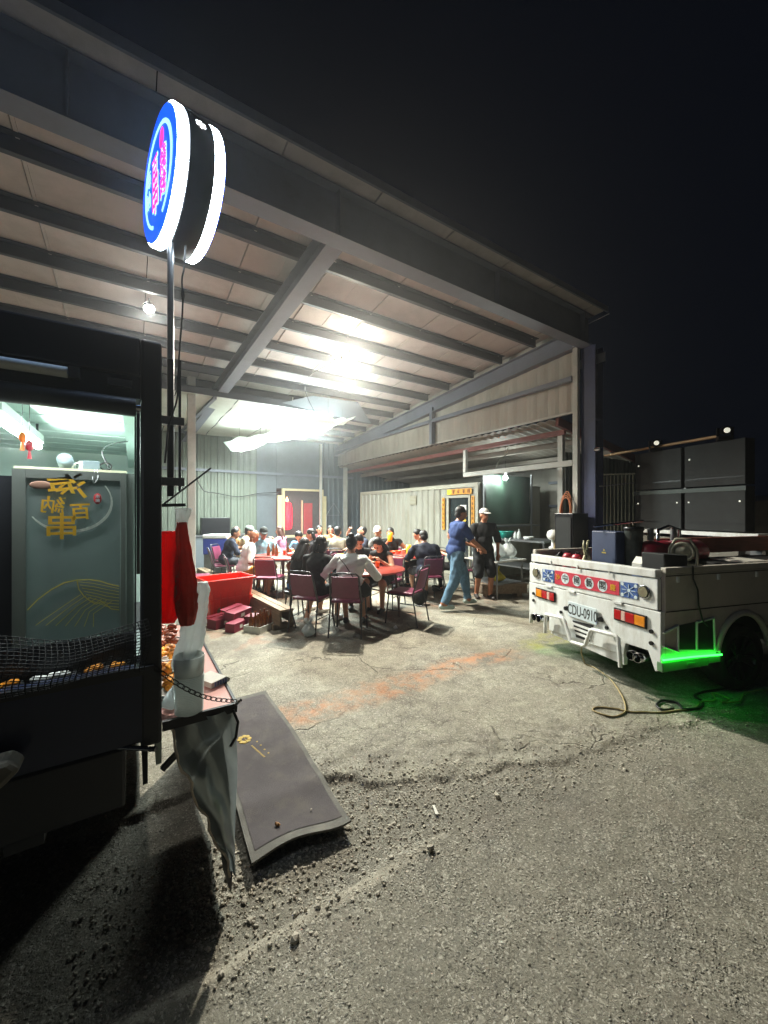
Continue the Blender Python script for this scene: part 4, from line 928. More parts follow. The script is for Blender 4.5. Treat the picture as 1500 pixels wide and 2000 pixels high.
chair0 = make_chair(); _first = [True]
def place_chair(x, z, face, label, back=0.0):
    o = chair0 if _first[0] else copy_tree(chair0); _first[0] = False
    U, V = yard(x, z); rz = R(-HEAD - face)
    o.location = (U + math.sin(rz)*back, V - math.cos(rz)*back, 0); o.rotation_euler = (0, 0, rz)
    o['label'] = label; o['group'] = 'maroon banquet chairs around the tables'; return o
def make_table():
    t = thing('round_table', 'table', 'table')
    b = MB(); b.lathe([(.0, .715), (.58, .715), (.60, .722), (.605, .735), (.60, .748), (.0, .75)], 48, cap=False); b.build('tabletop', M['redtable'], t)
    for s in (-1, 1):
        for q in (-1, 1):
            MB().tube([(s*.34, q*.30, .715), (s*.38, q*.36, 0)], .016, 8).build('leg', M['tableleg'], t)
        MB().tube([(s*.36, -.33, .34), (s*.36, .33, .34)], .012, 6).build('stretcher', M['tableleg'], t)
    MB().box(-.36, .36, -.02, .02, .68, .714).build('under_rail', M['tableleg'], t)
    return t
table0 = make_table()
tabs = [(-.28, 5.98, 'round red table in front, where the white tee sitter eats'), (-2.02, 7.75, 'round red table on the left, crowded with bottles'), (.48, 7.95, 'round red table on the right with orange cups'), (-1.10, 9.4, 'round red table at the back below the red window')]
for i, (x, z, lab) in enumerate(tabs):
    o = table0 if i == 0 else copy_tree(table0); o.location = yard(x, z) + (0,); o.rotation_euler = (0, 0, R(20*i + 8)); o['label'] = lab; o['group'] = 'round red dining tables'
# crockery
def cup(r, h, m): return MB().lathe([(r*.75, 0), (r*.78, .004), (r, h), (r*.94, h), (r*.72, .01)], 14), m
KINDS = {
    'paper_cup': lambda: MB().lathe([(.026, 0), (.036, .09), (.038, .09), (.034, .088), (.025, .01)], 12),
    'beer_bottle': lambda: MB().lathe([(.03, 0), (.032, .01), (.032, .14), (.014, .19), (.013, .23), (.015, .235), (.013, .24)], 12),
    'food_plate': lambda: MB().lathe([(.05, 0), (.09, .016), (.105, .022), (.10, .02), (.05, .008)], 18),
    'drink_jug': lambda: MB().lathe([(.045, 0), (.05, .02), (.055, .2), (.05, .2), (.04, .02)], 14),
    'paper_bowl': lambda: MB().lathe([(.04, 0), (.065, .06), (.068, .062), (.062, .058), (.036, .01)], 16)}
_mesh = {}
def put(kind, m, x, z, h, label, cat, group):
    k = (kind, m)
    if k not in _mesh: o = KINDS[kind]().build(kind, M[m]); _mesh[k] = o.data
    else: o = bpy.data.objects.new(kind, _mesh[k]); COL.objects.link(o)
    U, V = yard(x, z); o.location = (U, V, h); tag(o, label, cat, group); return o
G1, G2, G3, G4 = 'tableware on the front table', 'tableware on the left table', 'tableware on the right table', 'tableware on the back table'
wh = ['front table', 'left table', 'right table', 'back table']
for ti, items in enumerate((
    [('paper_bowl', 'whiteplastic', -.02, .14, 'white bowl in front of the woman in black'), ('paper_cup', 'orangecup', .18, .05, 'orange cup near the right rim of the front table'), ('food_plate', 'whiteplastic', -.22, .1, 'white plate behind the white tee sitter'), ('drink_jug', 'yellowcup', -.42, .22, 'yellow drink jug at the left of the front table'), ('paper_cup', 'whiteplastic', -.08, .38, 'white cup at the far rim of the front table')],
    [('beer_bottle', 'brownglass', -.30, .0, 'leftmost brown bottle on the left table'), ('beer_bottle', 'brownglass', -.22, .07, 'second brown bottle from the left on the left table'), ('beer_bottle', 'brownglass', -.12, -.05, 'third brown bottle from the left on the left table'), ('paper_cup', 'orangecup', .0, .1, 'orange paper cup between bottles on the left table'), ('beer_bottle', 'brownglass', .08, .05, 'brown bottle right of the orange cup'), ('paper_bowl', 'whiteplastic', .18, -.12, 'white bowl on the near side of the left table'), ('paper_cup', 'orangecup', .17, .16, 'orange cup at the back of the left table'), ('food_plate', 'card', .3, .1, 'white plate at the right of the left table'), ('drink_jug', 'yellowcup', .45, .2, 'yellow jug on the right rim of the left table'), ('beer_bottle', 'brownglass', .28, .28, 'brown bottle at the far right of the left table')],
    [('paper_bowl', 'orangecup', -.30, .05, 'orange bowl at the left of the right table'), ('paper_bowl', 'orangecup', -.18, .16, 'second orange bowl on the right table'), ('drink_jug', 'yellowcup', .02, -.1, 'tall yellow jug in the middle of the right table'), ('paper_cup', 'whiteplastic', .2, .0, 'white cup at the right of the yellow jug'), ('paper_cup', 'whiteplastic', -.08, .05, 'white cup left of the yellow jug'), ('food_plate', 'whiteplastic', .2, .25, 'white plate at the back of the right table')],
    [('paper_cup', 'whiteplastic', -.3, -.2, 'white cup at the left of the back table'), ('beer_bottle', 'brownglass', .1, -.3, 'brown bottle on the back table'), ('drink_jug', 'yellowcup', .35, -.25, 'yellow jug at the right of the back table'), ('food_plate', 'whiteplastic', .2, -.4, 'white plate at the near rim of the back table')])):
    for kind, m, dx, dz, lab in items:
        put(kind, m, tabs[ti][0] + dx, tabs[ti][1] + dz, .751, lab, kind.split('_')[1], (G1, G2, G3, G4)[ti])

# ------------------------------------------------------------------ people
def cap_mesh(p0, p1, r0, r1, n=12, mcap=4):
    p0, p1 = np.array(p0, float), np.array(p1, float); d = p1 - p0; L = np.linalg.norm(d); d = d / max(L, 1e-6)
    u = np.array([0, 0, 1.]) if abs(d[2]) < .9 else np.array([1., 0, 0]); a = np.cross(d, u); a /= np.linalg.norm(a); c = np.cross(d, a)
    rings = []
    for i in range(mcap): t = -math.pi/2 + (i+.35)/mcap*math.pi/2; rings.append((p0 + d*r0*math.sin(t), r0*math.cos(t)))
    rings.append((p0, r0)); rings.append((p1, r1))
    for i in range(mcap): t = (i+.65)/mcap*math.pi/2; rings.append((p1 + d*r1*math.sin(t), r1*math.cos(t)))
    vs = [c0 + r*(a*math.cos(2*math.pi*k/n) + c*math.sin(2*math.pi*k/n)) for c0, r in rings for k in range(n)]
    m = len(rings); fs = [(i*n+k, i*n+(k+1) % n, (i+1)*n+(k+1) % n, (i+1)*n+k) for i in range(m-1) for k in range(n)]
    fs += [tuple(reversed(range(n))), tuple((m-1)*n+k for k in range(n))]
    return vs, fs
def ik(a, t, l1, l2, pole):
    a, t, pole = Vector(a), Vector(t), Vector(pole); d = t - a; L = min(d.length, (l1+l2)*.985); dn = d.normalized(); t2 = a + dn*L
    x = (l1*l1 - l2*l2 + L*L)/(2*L); h = math.sqrt(max(0, l1*l1 - x*x))
    pp = (pole - dn*pole.dot(dn)).normalized(); return a + dn*x + pp*h, t2
SK, SH, PA, FO = 0, 1, 2, 3
def person(label, x, z, face, shirt, pants, shoe='#2a2a2c', skin='skin', sit=True, lean=8, bulk=1.0, sw=.175, scale=1.0, hands=None, feet=None, knees=None,
           sleeve=.75, pantlen=1.0, calf=1.0, hy=0, hp=0, hair='short', hairmat='hair', cap=None, roll=0, face_detail=True, seat=.46, long_shirt=0.0, brim_back=False, hip_x=.09):
    U, V = yard(x, z); root = thing('person', label, 'person', (U, V, 0), R(-HEAD - face), 'people eating in the shed' if sit else 'people standing in the shed')
    root.scale = (scale,)*3
    pz = (seat + .08)/scale if sit else .93
    Rl = Matrix.Rotation(R(-lean), 3, 'X') @ Matrix.Rotation(R(roll), 3, 'Y'); pel = Vector((0, 0, pz))
    T = lambda q: pel + Rl @ Vector(q)
    prims = []                                                   # ('c', p0, p1, r0, r1, label) or ('e', centre, radii, 3x3, label)
    I3 = Matrix.Identity(3)
    prims.append(('e', T((0, 0, .03)), (.168*bulk, .13*bulk, .125), Rl, ('hem', .03 - long_shirt*1.6)))
    prims.append(('e', T((0, .01, .15)), (.152*bulk, .118*bulk, .17), Rl, SH))
    prims.append(('e', T((0, 0, .33)), (sw*.98*(.5+.5*bulk), .118*(.5+.5*bulk), .20), Rl, SH))
    prims.append(('c', T((-(sw-.04), 0, .435)), T((sw-.04, 0, .435)), .062, .062, SH))
    prims.append(('c', T((0, -.005, .42)), T((0, .012, .555)), .072, .05, SK))
    hc = T((0, .03, .635)); Mh = Rl @ Matrix.Rotation(R(hy), 3, 'Z') @ Matrix.Rotation(R(hp), 3, 'X')
    Hd = lambda q: hc + Mh @ Vector(q)
    prims.append(('e', Hd((0, -.008, .025)), (.076, .094, .095), Mh, SK)); prims.append(('e', Hd((0, .022, -.035)), (.058, .068, .078), Mh, SK))
    prims.append(('c', Hd((0, .088, .012)), Hd((0, .105, -.018)), .010, .015, SK))
    for s in (-1, 1): prims.append(('e', Hd((s*.078, -.005, -.01)), (.012, .022, .032), Mh, SK))
    l1, l2 = .285, .245; hand_info = []
    if hands is None: hands = ((-.17, .40, .80), (.17, .40, .80)) if sit else ((-.24, .05, .80), (.24, .05, .80))
    for s, tgt in zip((-1, 1), hands):
        sh = T((s*sw, 0, .43)); el, wr = ik(sh, tgt, l1, l2, (s*.8, -.5, -.7))
        prims.append(('c', sh, el, .054*(.7+.3*bulk), .041, ('arm', sleeve)))
        if 0 < sleeve < 1.2: prims.append(('c', sh, sh.lerp(el, sleeve), .062*(.7+.3*bulk), .058*(.75+.25*bulk), SH))
        prims.append(('c', el, wr, .040, .028, SK if sleeve < 1.2 else ('arm', sleeve - 1)))
        d = (wr - el).normalized(); prims.append(('c', wr, wr + d*.075, .026, .030, SK)); hand_info.append((wr, d, s))
    if sit:
        fts = feet or ((-.13, .40, .08), (.13, .42, .08)); kns = knees
        for i, s in enumerate((-1, 1)):
            hp_ = pel + Vector((s*hip_x, .02, -.02)); ft = Vector(fts[i])
            kn, an = ik(hp_, ft, .43, .41, (s*.15, .6, .8))
            prims.append(('c', hp_, kn, .088*bulk, .060 if pantlen > .75 else .074, ('leg', 0, pantlen))); prims.append(('c', kn, an, .058, .036, ('leg', 1, pantlen)))
            fd = (Vector((kn.x, kn.y, 0)) - Vector((hp_.x, hp_.y, 0))).normalized(); fd = (fd*.8 + Vector((0, .3, 0))).normalized()
            prims.append(('c', Vector((an.x, an.y, .045)) - fd*.05, Vector((an.x, an.y, .038)) + fd*.15, .042, .036, FO))
    else:
        fts = feet or ((-.11, 0, .09), (.11, 0, .09))
        for i, s in enumerate((-1, 1)):
            hp_ = pel + Vector((s*.092, 0, -.03)); ft = Vector(fts[i]); kn, an = ik(hp_, ft, .425, .415, (s*.08, 1, 0))
            prims.append(('c', hp_, kn, .098*bulk, .066*calf if pantlen > .75 else .095, ('leg', 0, pantlen))); prims.append(('c', kn, an, .062*calf, .042*calf, ('leg', 1, pantlen)))
            prims.append(('c', Vector((an.x, an.y - .045, an.z - .045)), Vector((an.x + s*.02, an.y + .15, max(.035, an.z - .06))), .044, .037, FO))
    vs, fs = [], []
    def push(v, f):
        o_ = len(vs); vs.extend([tuple(q) for q in v]); fs.extend([tuple(i + o_ for i in q) for q in f])
    for p in prims:
        if p[0] == 'c': push(*cap_mesh(p[1], p[2], p[3], p[4]))
        else:
            b = MB(); b.ell(p[1], *p[2], mtx=p[3], n=16, m=10); push(b.v, b.f)
    me = bpy.data.meshes.new('body'); me.from_pydata(vs, [], fs)
    o = bpy.data.objects.new('body', me); COL.objects.link(o)
    rm = o.modifiers.new('r', 'REMESH'); rm.mode = 'VOXEL'; rm.voxel_size = .014; rm.use_smooth_shade = True
    sm = o.modifiers.new('s', 'SMOOTH'); sm.factor = .5; sm.iterations = 4
    bpy.context.view_layer.update()
    nm = bpy.data.meshes.new_from_object(o.evaluated_get(bpy.context.evaluated_depsgraph_get()))
    o.modifiers.clear(); o.data = nm; bpy.data.meshes.remove(me); nm.name = 'body'
    nf = len(nm.polygons); C = np.empty(nf*3, np.float32); nm.polygons.foreach_get('center', C); C = C.reshape(-1, 3)
    best = np.full(nf, 1e9); lab = np.zeros(nf, int)
    for p in prims:
        if p[0] == 'c':
            a, c = np.array(p[1]), np.array(p[2]); d = c - a; t = np.clip(((C - a) @ d)/(d @ d), 0, 1)
            dist = np.linalg.norm(C - a - t[:, None]*d, axis=1) - (p[3] + (p[4]-p[3])*t); L = p[5]
            if isinstance(L, tuple):
                if L[0] == 'arm': ll = np.where(t < L[1], SH, SK)
                else: ll = np.where(L[1] + t < L[2]*2 - 0.02, PA, SK)
            else: ll = np.full(nf, L)
        else:
            Mi = np.array(p[3].inverted()); q = (C - np.array(p[1])) @ Mi.T; r = np.linalg.norm(q/np.array(p[2]), axis=1); dist = (r-1)*min(p[2])
            ll = np.where(q[:, 2] + .03 > p[4][1] - .03, SH, PA) if isinstance(p[4], tuple) else np.full(nf, p[4])
        m_ = dist < best; best[m_] = dist[m_]; lab[m_] = ll[m_]
    nv_ = len(nm.vertices); co = np.empty(nv_*3, np.float32); nm.vertices.foreach_get('co', co); co = co.reshape(-1, 3); no = np.empty(nv_*3, np.float32); nm.vertices.foreach_get('normal', no); no = no.reshape(-1, 3)
    isc = np.zeros(nv_, bool)
    lv = np.empty(len(nm.loops), np.int32); nm.loops.foreach_get('vertex_index', lv); lt = np.empty(nf, np.int32); nm.polygons.foreach_get('loop_total', lt)
    isc[lv[np.repeat((lab == SH) | (lab == PA), lt)]] = True
    rg = np.random.default_rng(abs(hash(round(x*100)*7 + round(z*100))) % 9999); fold = np.zeros(nv_)
    for k in range(7):
        dr = rg.normal(size=3)*np.array([1, 1, .55]); dr /= np.linalg.norm(dr); fold += np.sin(co @ dr*rg.uniform(22, 60) + rg.uniform(0, 6) + 1.5*np.sin(co @ rg.normal(size=3)*9))
    co += no*(np.where(isc, np.maximum(fold, -1.5)*.0036 + .004, 0))[:, None]
    nm.vertices.foreach_set('co', co.astype(np.float32).ravel()); nm.update()
    # fingers: five on each hand, rooted in the palm
    fm = MB()
    for wr, d, s in hand_info:
        side = d.cross(Vector((0, 0, 1)));  side = side.normalized() if side.length > .1 else Vector((1, 0, 0)); dn = side.cross(d).normalized()
        if dn.z > 0: dn = -dn
        for k, ln in enumerate((.062, .074, .080, .070)):
            off = side*(.024 - .016*k)*(-s); b0 = wr + d*.085 + off; b1 = b0 + d*ln*.55 + dn*.008; b2 = b1 + d*ln*.35 + dn*.03
            fm.tube([b0 - d*.02, b0, b1, b2], [.0095, .0095, .009, .007], 6)
        t0 = wr + d*.03 + side*.022*(-s)*-1; t0 = wr + d*.025 - side*.02*s*-1
        fm.tube([t0, t0 + d*.03 - side*.018*s*-1 + dn*.01, t0 + d*.055 - side*.02*s*-1 + dn*.025], [.012, .011, .008], 6)
    import bmesh
    bm = bmesh.new(); bm.from_mesh(nm); nb_ = len(bm.faces); v0 = [bm.verts.new(q) for q in fm.v]
    for q in fm.f:
        fc = bm.faces.new([v0[i] for i in q]); fc.smooth = True
    bm.to_mesh(nm); bm.free()
    lab = np.concatenate([lab, np.full(len(nm.polygons) - nb_, SK)])
    nm.materials.clear()
    for q in (M[skin], shirt, pants, shoe): nm.materials.append(q if not isinstance(q, str) else shoe_mat(q))
    nm.polygons.foreach_set('material_index', lab.astype(np.int32)); nm.polygons.foreach_set('use_smooth', np.ones(len(nm.polygons), bool)); nm.update()
    o.parent = root
    hm = M[hairmat]
    if hair != 'bald':
        b = MB(); b.ell(Hd((0, -.022, .042)), .083, .094, .09, Mh, 18, 12, noise=.025)
        if hair in ('short',): b.ell(Hd((0, -.05, -.01)), .072, .056, .07, Mh, 14, 9, noise=.03)
        if hair == 'long':
            for s in (-1, 0, 1): 
                v, f = cap_mesh(Hd((s*.045, -.045, .0)), Hd((s*.06, -.085, -.25)), .05, .04); b.add(v, f, 0, True)
            for s in (-1, 1):
                v, f = cap_mesh(Hd((s*.066, -.005, .03)), Hd((s*.078, -.02, -.16)), .028, .022); b.add(v, f, 0, True)
        if hair == 'bob':
            for s in (-1, -.3, .3, 1):
                v, f = cap_mesh(Hd((s*.055, -.04, .0)), Hd((s*.062, -.05, -.10)), .045, .036); b.add(v, f, 0, True)
        if hair == 'bun':
            b.ell(Hd((0, -.05, -.01)), .07, .056, .07, Mh, 14, 9, noise=.03); b.ell(Hd((0, -.085, .115)), .042, .042, .04, Mh, 12, 8, noise=.05)
        b.build('hair', hm, root)
    if cap is not None:
        b = MB(); b.lathe([(.088, 0), (.092, .012), (.088, .04), (.07, .075), (.04, .095), (.004, .10)], 20, mtx=Matrix.Translation(Hd((0, -.006, .05))) @ (Mh @ Matrix.Diagonal((.94, 1.1, 1))).to_4x4(), cap=True)
        k = b.build('cap', cap, root)
        b = MB(); b.ell(Hd((0, -.12 if brim_back else .115, .058)), .07, .062, .008, Mh @ Matrix.Rotation(R(-8), 3, 'X'), 18, 6); b.build('brim', cap, k)
    if face_detail:
        for s in (-1, 1):
            b = MB(); b.ell(Hd((s*.030, .083, .012)), .011, .008, .006, Mh, 8, 6); b.build('eye', M['eye'], root)
            b = MB(); b.ell(Hd((s*.031, .085, .030)), .017, .007, .0035, Mh, 8, 6); b.build('eyebrow', hm, root)
        b = MB(); b.ell(Hd((0, .083, -.052)), .022, .009, .006, Mh, 8, 6); b.build('mouth', M['lip'], root)
    return root
_sh = {}
def shoe_mat(h):
    if h not in _sh: _sh[h] = mat('shoe_' + h[1:], h, .6)
    return _sh[h]
navy = cloth('navy', '#1d2335'); blk = cloth('black', '#131417'); wht = cloth('white', '#e2e6e4', var=.05); lblue = cloth('light_blue', '#86b4c6'); sky_b = cloth('sky_blue', '#6fa5cb')
pink = cloth('pink', '#cf8aa6'); mustard = cloth('mustard', '#b8791c'); denim = cloth('denim', '#54748c', var=.3); royal = cloth('royal_blue', '#233c70'); grey = cloth('grey', '#7d7c7a')
beige = cloth('beige', '#a3937c'); camo = cloth('grey_camouflage', '#86816f', var=.35); tan = cloth('tan', '#b48a5c'); skirt = cloth('mid_blue', '#3f78b4'); dgrey = cloth('dark_grey', '#33343a'); pale = cloth('pale_yellow', '#c9c2a2')
capw = cloth('cap_white', '#d6d5d0', var=.04); capk = cloth('cap_black', '#1b1d1b'); capg = cloth('cap_grey', '#8a9490')

person('man standing in a royal blue shirt and faded jeans, turned to the right', 1.20, 6.50, 72, royal, denim, '#a9bcb8', 'skind', sit=False, lean=7, sw=.185, bulk=1.05, scale=1.02, calf=1.35,
       hands=((-.10, .36, 1.02), (.14, .40, 1.0)), feet=((-.10, .30, .09), (.12, -.28, .10)), hy=-8, hp=-4, sleeve=.72, long_shirt=.04)
person('man standing in a white cap, black tee and black shorts', 1.87, 7.28, 176, blk, blk, '#2c2624', 'skind', sit=False, lean=2, sw=.19, bulk=1.12, scale=.99, pantlen=.56, hands=((-.26, .06, .86), (.20, .28, .98)), feet=((-.11, .06, .09), (.12, -.04, .09)), cap=capw, hair='bald', sleeve=1.0, long_shirt=.08, hy=14)
# front table
def sitter(*a, chair=None, cback=.04, **k):
    r = person(*a, **k)
    if chair: place_chair(a[1], a[2], a[3] if 'cface' not in k else 0, chair, cback)
    return r
sitter('person from behind in a white tee with a bag strap', -.47, 5.25, 6, wht, grey, '#2a2a2c', 'skin', lean=12, sw=.185, bulk=1.12, hair='bun', hands=((-.30, .34, .80), (.22, .38, .80)), hp=-12, face_detail=False, sleeve=1.1, long_shirt=.05, pantlen=.5, chair='maroon chair of the sitter in the white tee, nearest the camera')
sitter('person in a black tee with short dark hair, back turned, left of the front table', -.98, 5.40, 22, blk, blk, '#cfcfcb', 'skin', lean=14, sw=.17, hair='bob', hands=((-.16, .42, .80), (.20, .36, .80)), hp=-10, hy=18, face_detail=False, pantlen=.55, sleeve=.9, feet=((-.22, .16, .09), (.12, .44, .08)), chair='maroon chair with torn white top behind the black tee sitter')
sitter('woman with long black hair, black tee and blue skirt', -1.38, 5.95, 40, blk, skirt, '#d9d6cf', 'skin', lean=16, sw=.155, bulk=.92, scale=.97, hair='long', hands=((-.10, .42, .80), (.16, .40, .80)), hp=-8, hy=12, face_detail=False, pantlen=.48, sleeve=.85, seat=.42)
sitter('woman in a black tank top facing the camera at the front table', .04, 6.62, 208, blk, blk, '#2a2a2c', 'skin', lean=26, sw=.155, bulk=.9, scale=.97, hair='long', hands=((-.12, .42, .86), (.10, .40, .80)), hp=-22, sleeve=.05, pantlen=.5, chair='maroon chair under the woman in the black tank top')
sitter('person in a black tee at the far side of the front table', -.45, 6.85, 175, blk, dgrey, '#2a2a2c', 'skin', lean=22, sw=.165, hair='short', hp=-25, chair='maroon chair hidden behind the far side of the front table')
# left table
sitter('man with a shaved head in a white shirt and mustard shorts', -2.62, 7.22, 62, wht, mustard, '#4a3a2e', 'skind', lean=14, sw=.19, bulk=1.15, hair='bald', hands=((-.10, .30, .66), (.14, .24, .62)), hp=-16, sleeve=.85, pantlen=.46, long_shirt=.04, chair='maroon chair under the man in mustard shorts')
sitter('man in a black cap and light blue shirt facing the camera', -2.62, 8.35, 155, lblue, dgrey, '#2a2a2c', 'skind', lean=10, sw=.19, bulk=1.1, hair='bald', cap=capk, hands=((-.20, .36, .78), (.22, .22, .62)), hp=-8, sleeve=.85, pantlen=.5, chair='maroon chair under the man in the black cap')
sitter('man leaning forward in a sky blue tee at the left table', -1.72, 8.52, 195, sky_b, dgrey, '#2a2a2c', 'skin', lean=28, sw=.185, bulk=1.05, hair='short', hp=-14, hy=10, sleeve=.9, pantlen=.5, chair='maroon chair under the man in the sky blue tee')
sitter('woman in a pink tee with brown hair, turned left', -2.50, 9.55, 285, pink, dgrey, '#2a2a2c', 'skin', lean=6, sw=.155, bulk=.9, scale=.97, hair='long', hairmat='hairbrown', hands=((-.12, .34, .92), (.12, .32, .96)), sleeve=.85, chair='maroon chair under the woman in pink')
sitter('man in a dark navy shirt on the far left, half turned away', -3.52, 8.55, 60, navy, dgrey, '#2a2a2c', 'skind', lean=18, sw=.185, bulk=1.1, hair='short', hy=-20, sleeve=.95, face_detail=False, pantlen=1.0, chair='maroon chair under the man in navy on the far left')
sitter('person in a grey cap and pale yellow top behind the white shirt', -3.42, 9.25, 75, pale, dgrey, '#2a2a2c', 'skind', lean=14, sw=.18, hair='short', cap=capg, sleeve=.9, chair='maroon chair under the person in the grey cap')
sitter('person with orange tan shoulders behind the navy shirt', -3.75, 9.3, 95, tan, dgrey, '#2a2a2c', 'skind', lean=16, sw=.17, hair='short', hairmat='hairbrown', sleeve=.3, chair='maroon chair under the person with tan shoulders')
sitter('person with dark hair in a dark top right of the left table', -1.32, 7.75, 285, dgrey, dgrey, '#2a2a2c', 'skin', lean=12, sw=.16, hair='bob', hairmat='hair', hy=25, hp=-8, sleeve=.9, chair='maroon chair under the dark haired person right of the left table')
# back table
sitter('woman with black hair and a tan top below the red window', -1.40, 10.1, 170, tan, dgrey, '#2a2a2c', 'skin', lean=12, sw=.155, bulk=.92, hair='long', hands=((-.1, .28, .98), (.14, .36, .8)), hp=-8, sleeve=.7, chair='maroon chair under the woman in the tan top')
sitter('person in a grey camouflage jacket, back to the camera', -1.05, 8.62, 2, camo, dgrey, '#2a2a2c', 'skin', lean=6, sw=.195, bulk=1.15, hair='short', face_detail=False, sleeve=1.9, chair='maroon chair under the camouflage jacket')
sitter('person in a maroon top beside the red window frame', -1.75, 10.15, 150, cloth('maroon', '#6d2f36'), dgrey, '#2a2a2c', 'skin', lean=12, sw=.16, hair='bob', sleeve=.9, chair='maroon chair beside the back table on its left')
sitter('man in a dark tee drinking with his arm raised', -.52, 8.75, 240, navy, dgrey, '#2a2a2c', 'skin', lean=-4, sw=.185, hair='short', hands=((-.17, .36, .80), (.10, .24, 1.22)), hp=22, sleeve=.85, chair='maroon chair under the drinking man')
# right table
sitter('person in a white cap and grey tee turned left at the right table', -.06, 8.85, 215, grey, dgrey, '#2a2a2c', 'skin', lean=10, sw=.175, hair='short', cap=capw, hy=20, sleeve=.85, chair='maroon chair under the white cap and grey tee')
sitter('man in a black vest leaning on the right table', .17, 8.72, 190, blk, dgrey, '#2a2a2c', 'skind', lean=14, sw=.18, hair='short', hands=((-.34, .34, .80), (.05, .30, .95)), sleeve=.15, chair='maroon chair under the man in the black vest')
sitter('broad man in a navy tee from behind at the right table', .80, 7.12, 345, navy, dgrey, '#2a2a2c', 'skin', lean=16, sw=.205, bulk=1.25, hair='short', hp=-10, face_detail=False, sleeve=.85, long_shirt=.05, pantlen=.5, chair='maroon chair under the broad man in navy')
sitter('person in a beige tee partly hidden behind the broad man', .95, 8.35, 250, beige, dgrey, '#2a2a2c', 'skin', lean=20, sw=.165, hair='short', hp=-15, sleeve=.9, chair='maroon chair behind the broad man')
sitter('person in black seated between the two standing men', 1.58, 7.95, 280, blk, blk, '#2a2a2c', 'skin', lean=14, sw=.165, hair='bob', hp=-12, sleeve=.9, chair='maroon chair between the two standing men')
place_chair(.33, 5.72, 298, 'empty maroon chair pulled out at the right of the front table')
place_chair(-2.06, 6.98, 4, 'empty maroon chair at the near side of the left table')
place_chair(-3.42, 7.05, 70, 'maroon chair with a white cloth over its back by the red tub')
jug = put('drink_jug', 'yellowcup', .13, 8.36, .98, 'yellow cup held up by the man in the black vest', 'cup', 'held drinks')
U, V = yard(-.47, 5.25)
strap = thing('shoulder_strap', 'thin dark bag strap across the white tee', 'strap', (U, V, 0), R(-HEAD - 6))
MB().tube([(-.13, -.06, 1.02), (-.10, -.085, .98), (-.04, -.105, .92), (.05, -.14, .80), (.13, -.15, .68), (.18, -.10, .58)], .006, 6).build('band', M['black'], strap)
bagm = lumpy_bag('shoulder_bag', .22, .12, .2, 71, M['ledblack'], False); U, V = yard(-.26, 5.2); bagm.location = (U, V, .475); tag(bagm, 'small dark shoulder bag at the hip of the white tee sitter', 'bag')
clo = MB(); P = []
for i in range(9):
    for j in range(9):
        u, v = i/8, j/8; P.append((-.21 + .42*u, -.30 + (.5 - abs(v-.5))*-.0 + (.06 if v > .5 else -.06)*min(1, abs(v-.5)*6) + .012*math.sin(u*9+v*5), .86 - abs(v-.5)*.75 + .012*math.sin(u*7)))
o = clo.grid(P, 9, 9).build('white_cloth', M['bag'], None, fix=False); U, V = yard(-3.42, 7.05); o.location = (U, V, 0); o.rotation_euler = (0, 0, R(-HEAD - 70)); tag(o, 'white cloth hung over a maroon chair back', 'cloth')
bl = lumpy_bag('floor_bag', .2, .16, .17, 81, M['bag']); U, V = yard(-.98, 5.05); bl.location = (U, V, .002); tag(bl, 'crumpled white plastic bag on the floor under the black tee sitter', 'bag')
bp_ = lumpy_bag('black_backpack', .34, .26, .36, 82, M['ledblack'], True); U, V = yard(.62, 6.75); bp_.location = (U, V, .002); tag(bp_, 'black backpack on the floor beside the navy tee man', 'backpack')
st = thing('black_stool', 'low black stool under the woman in the blue skirt', 'stool', yard(-1.38, 5.93) + (0,))
MB().lathe([(.15, .37), (.16, .38), (.16, .41), (.14, .42)], 18).build('seat', M['blackmetal'], st)
for k in range(4): g = R(45+90*k); MB().tube([(.12*math.cos(g), .12*math.sin(g), .37), (.17*math.cos(g), .17*math.sin(g), 0)], .011, 6).build('leg', M['chairsteel'], st)
cooler = thing('cooler_box', 'blue cooler box with a white lid behind the navy shirt', 'cooler', yard(-4.25, 9.9) + (0,), R(-HEAD)); box('tub', M['blueice'], cooler, -.3, .3, -.2, .2, .55, .95, bevel=.02); box('lid', M['whiteplastic'], cooler, -.31, .31, -.21, .21, .952, 1.05, bevel=.02); box('stand', M['steel'], cooler, -.28, .28, -.18, .18, 0, .549)
# shelves with clutter at the rear left wall
sh_ = thing('rear_counter', 'dark cluttered worktop along the rear left wall', 'counter', (1.9, 12.6, 0)); box('worktop', M['steel'], sh_, -1.6, 1.3, -.3, .3, .9, .94); box('front', M['darkclad'], sh_, -1.55, 1.25, -.25, .25, 0, .899)
box('oven', M['blackmetal'], None, 1.7, 2.5, 12.45, 12.8, .942, 1.45, bevel=.01); tag(bpy.data.objects['oven'], 'black oven box on the rear left counter', 'oven')

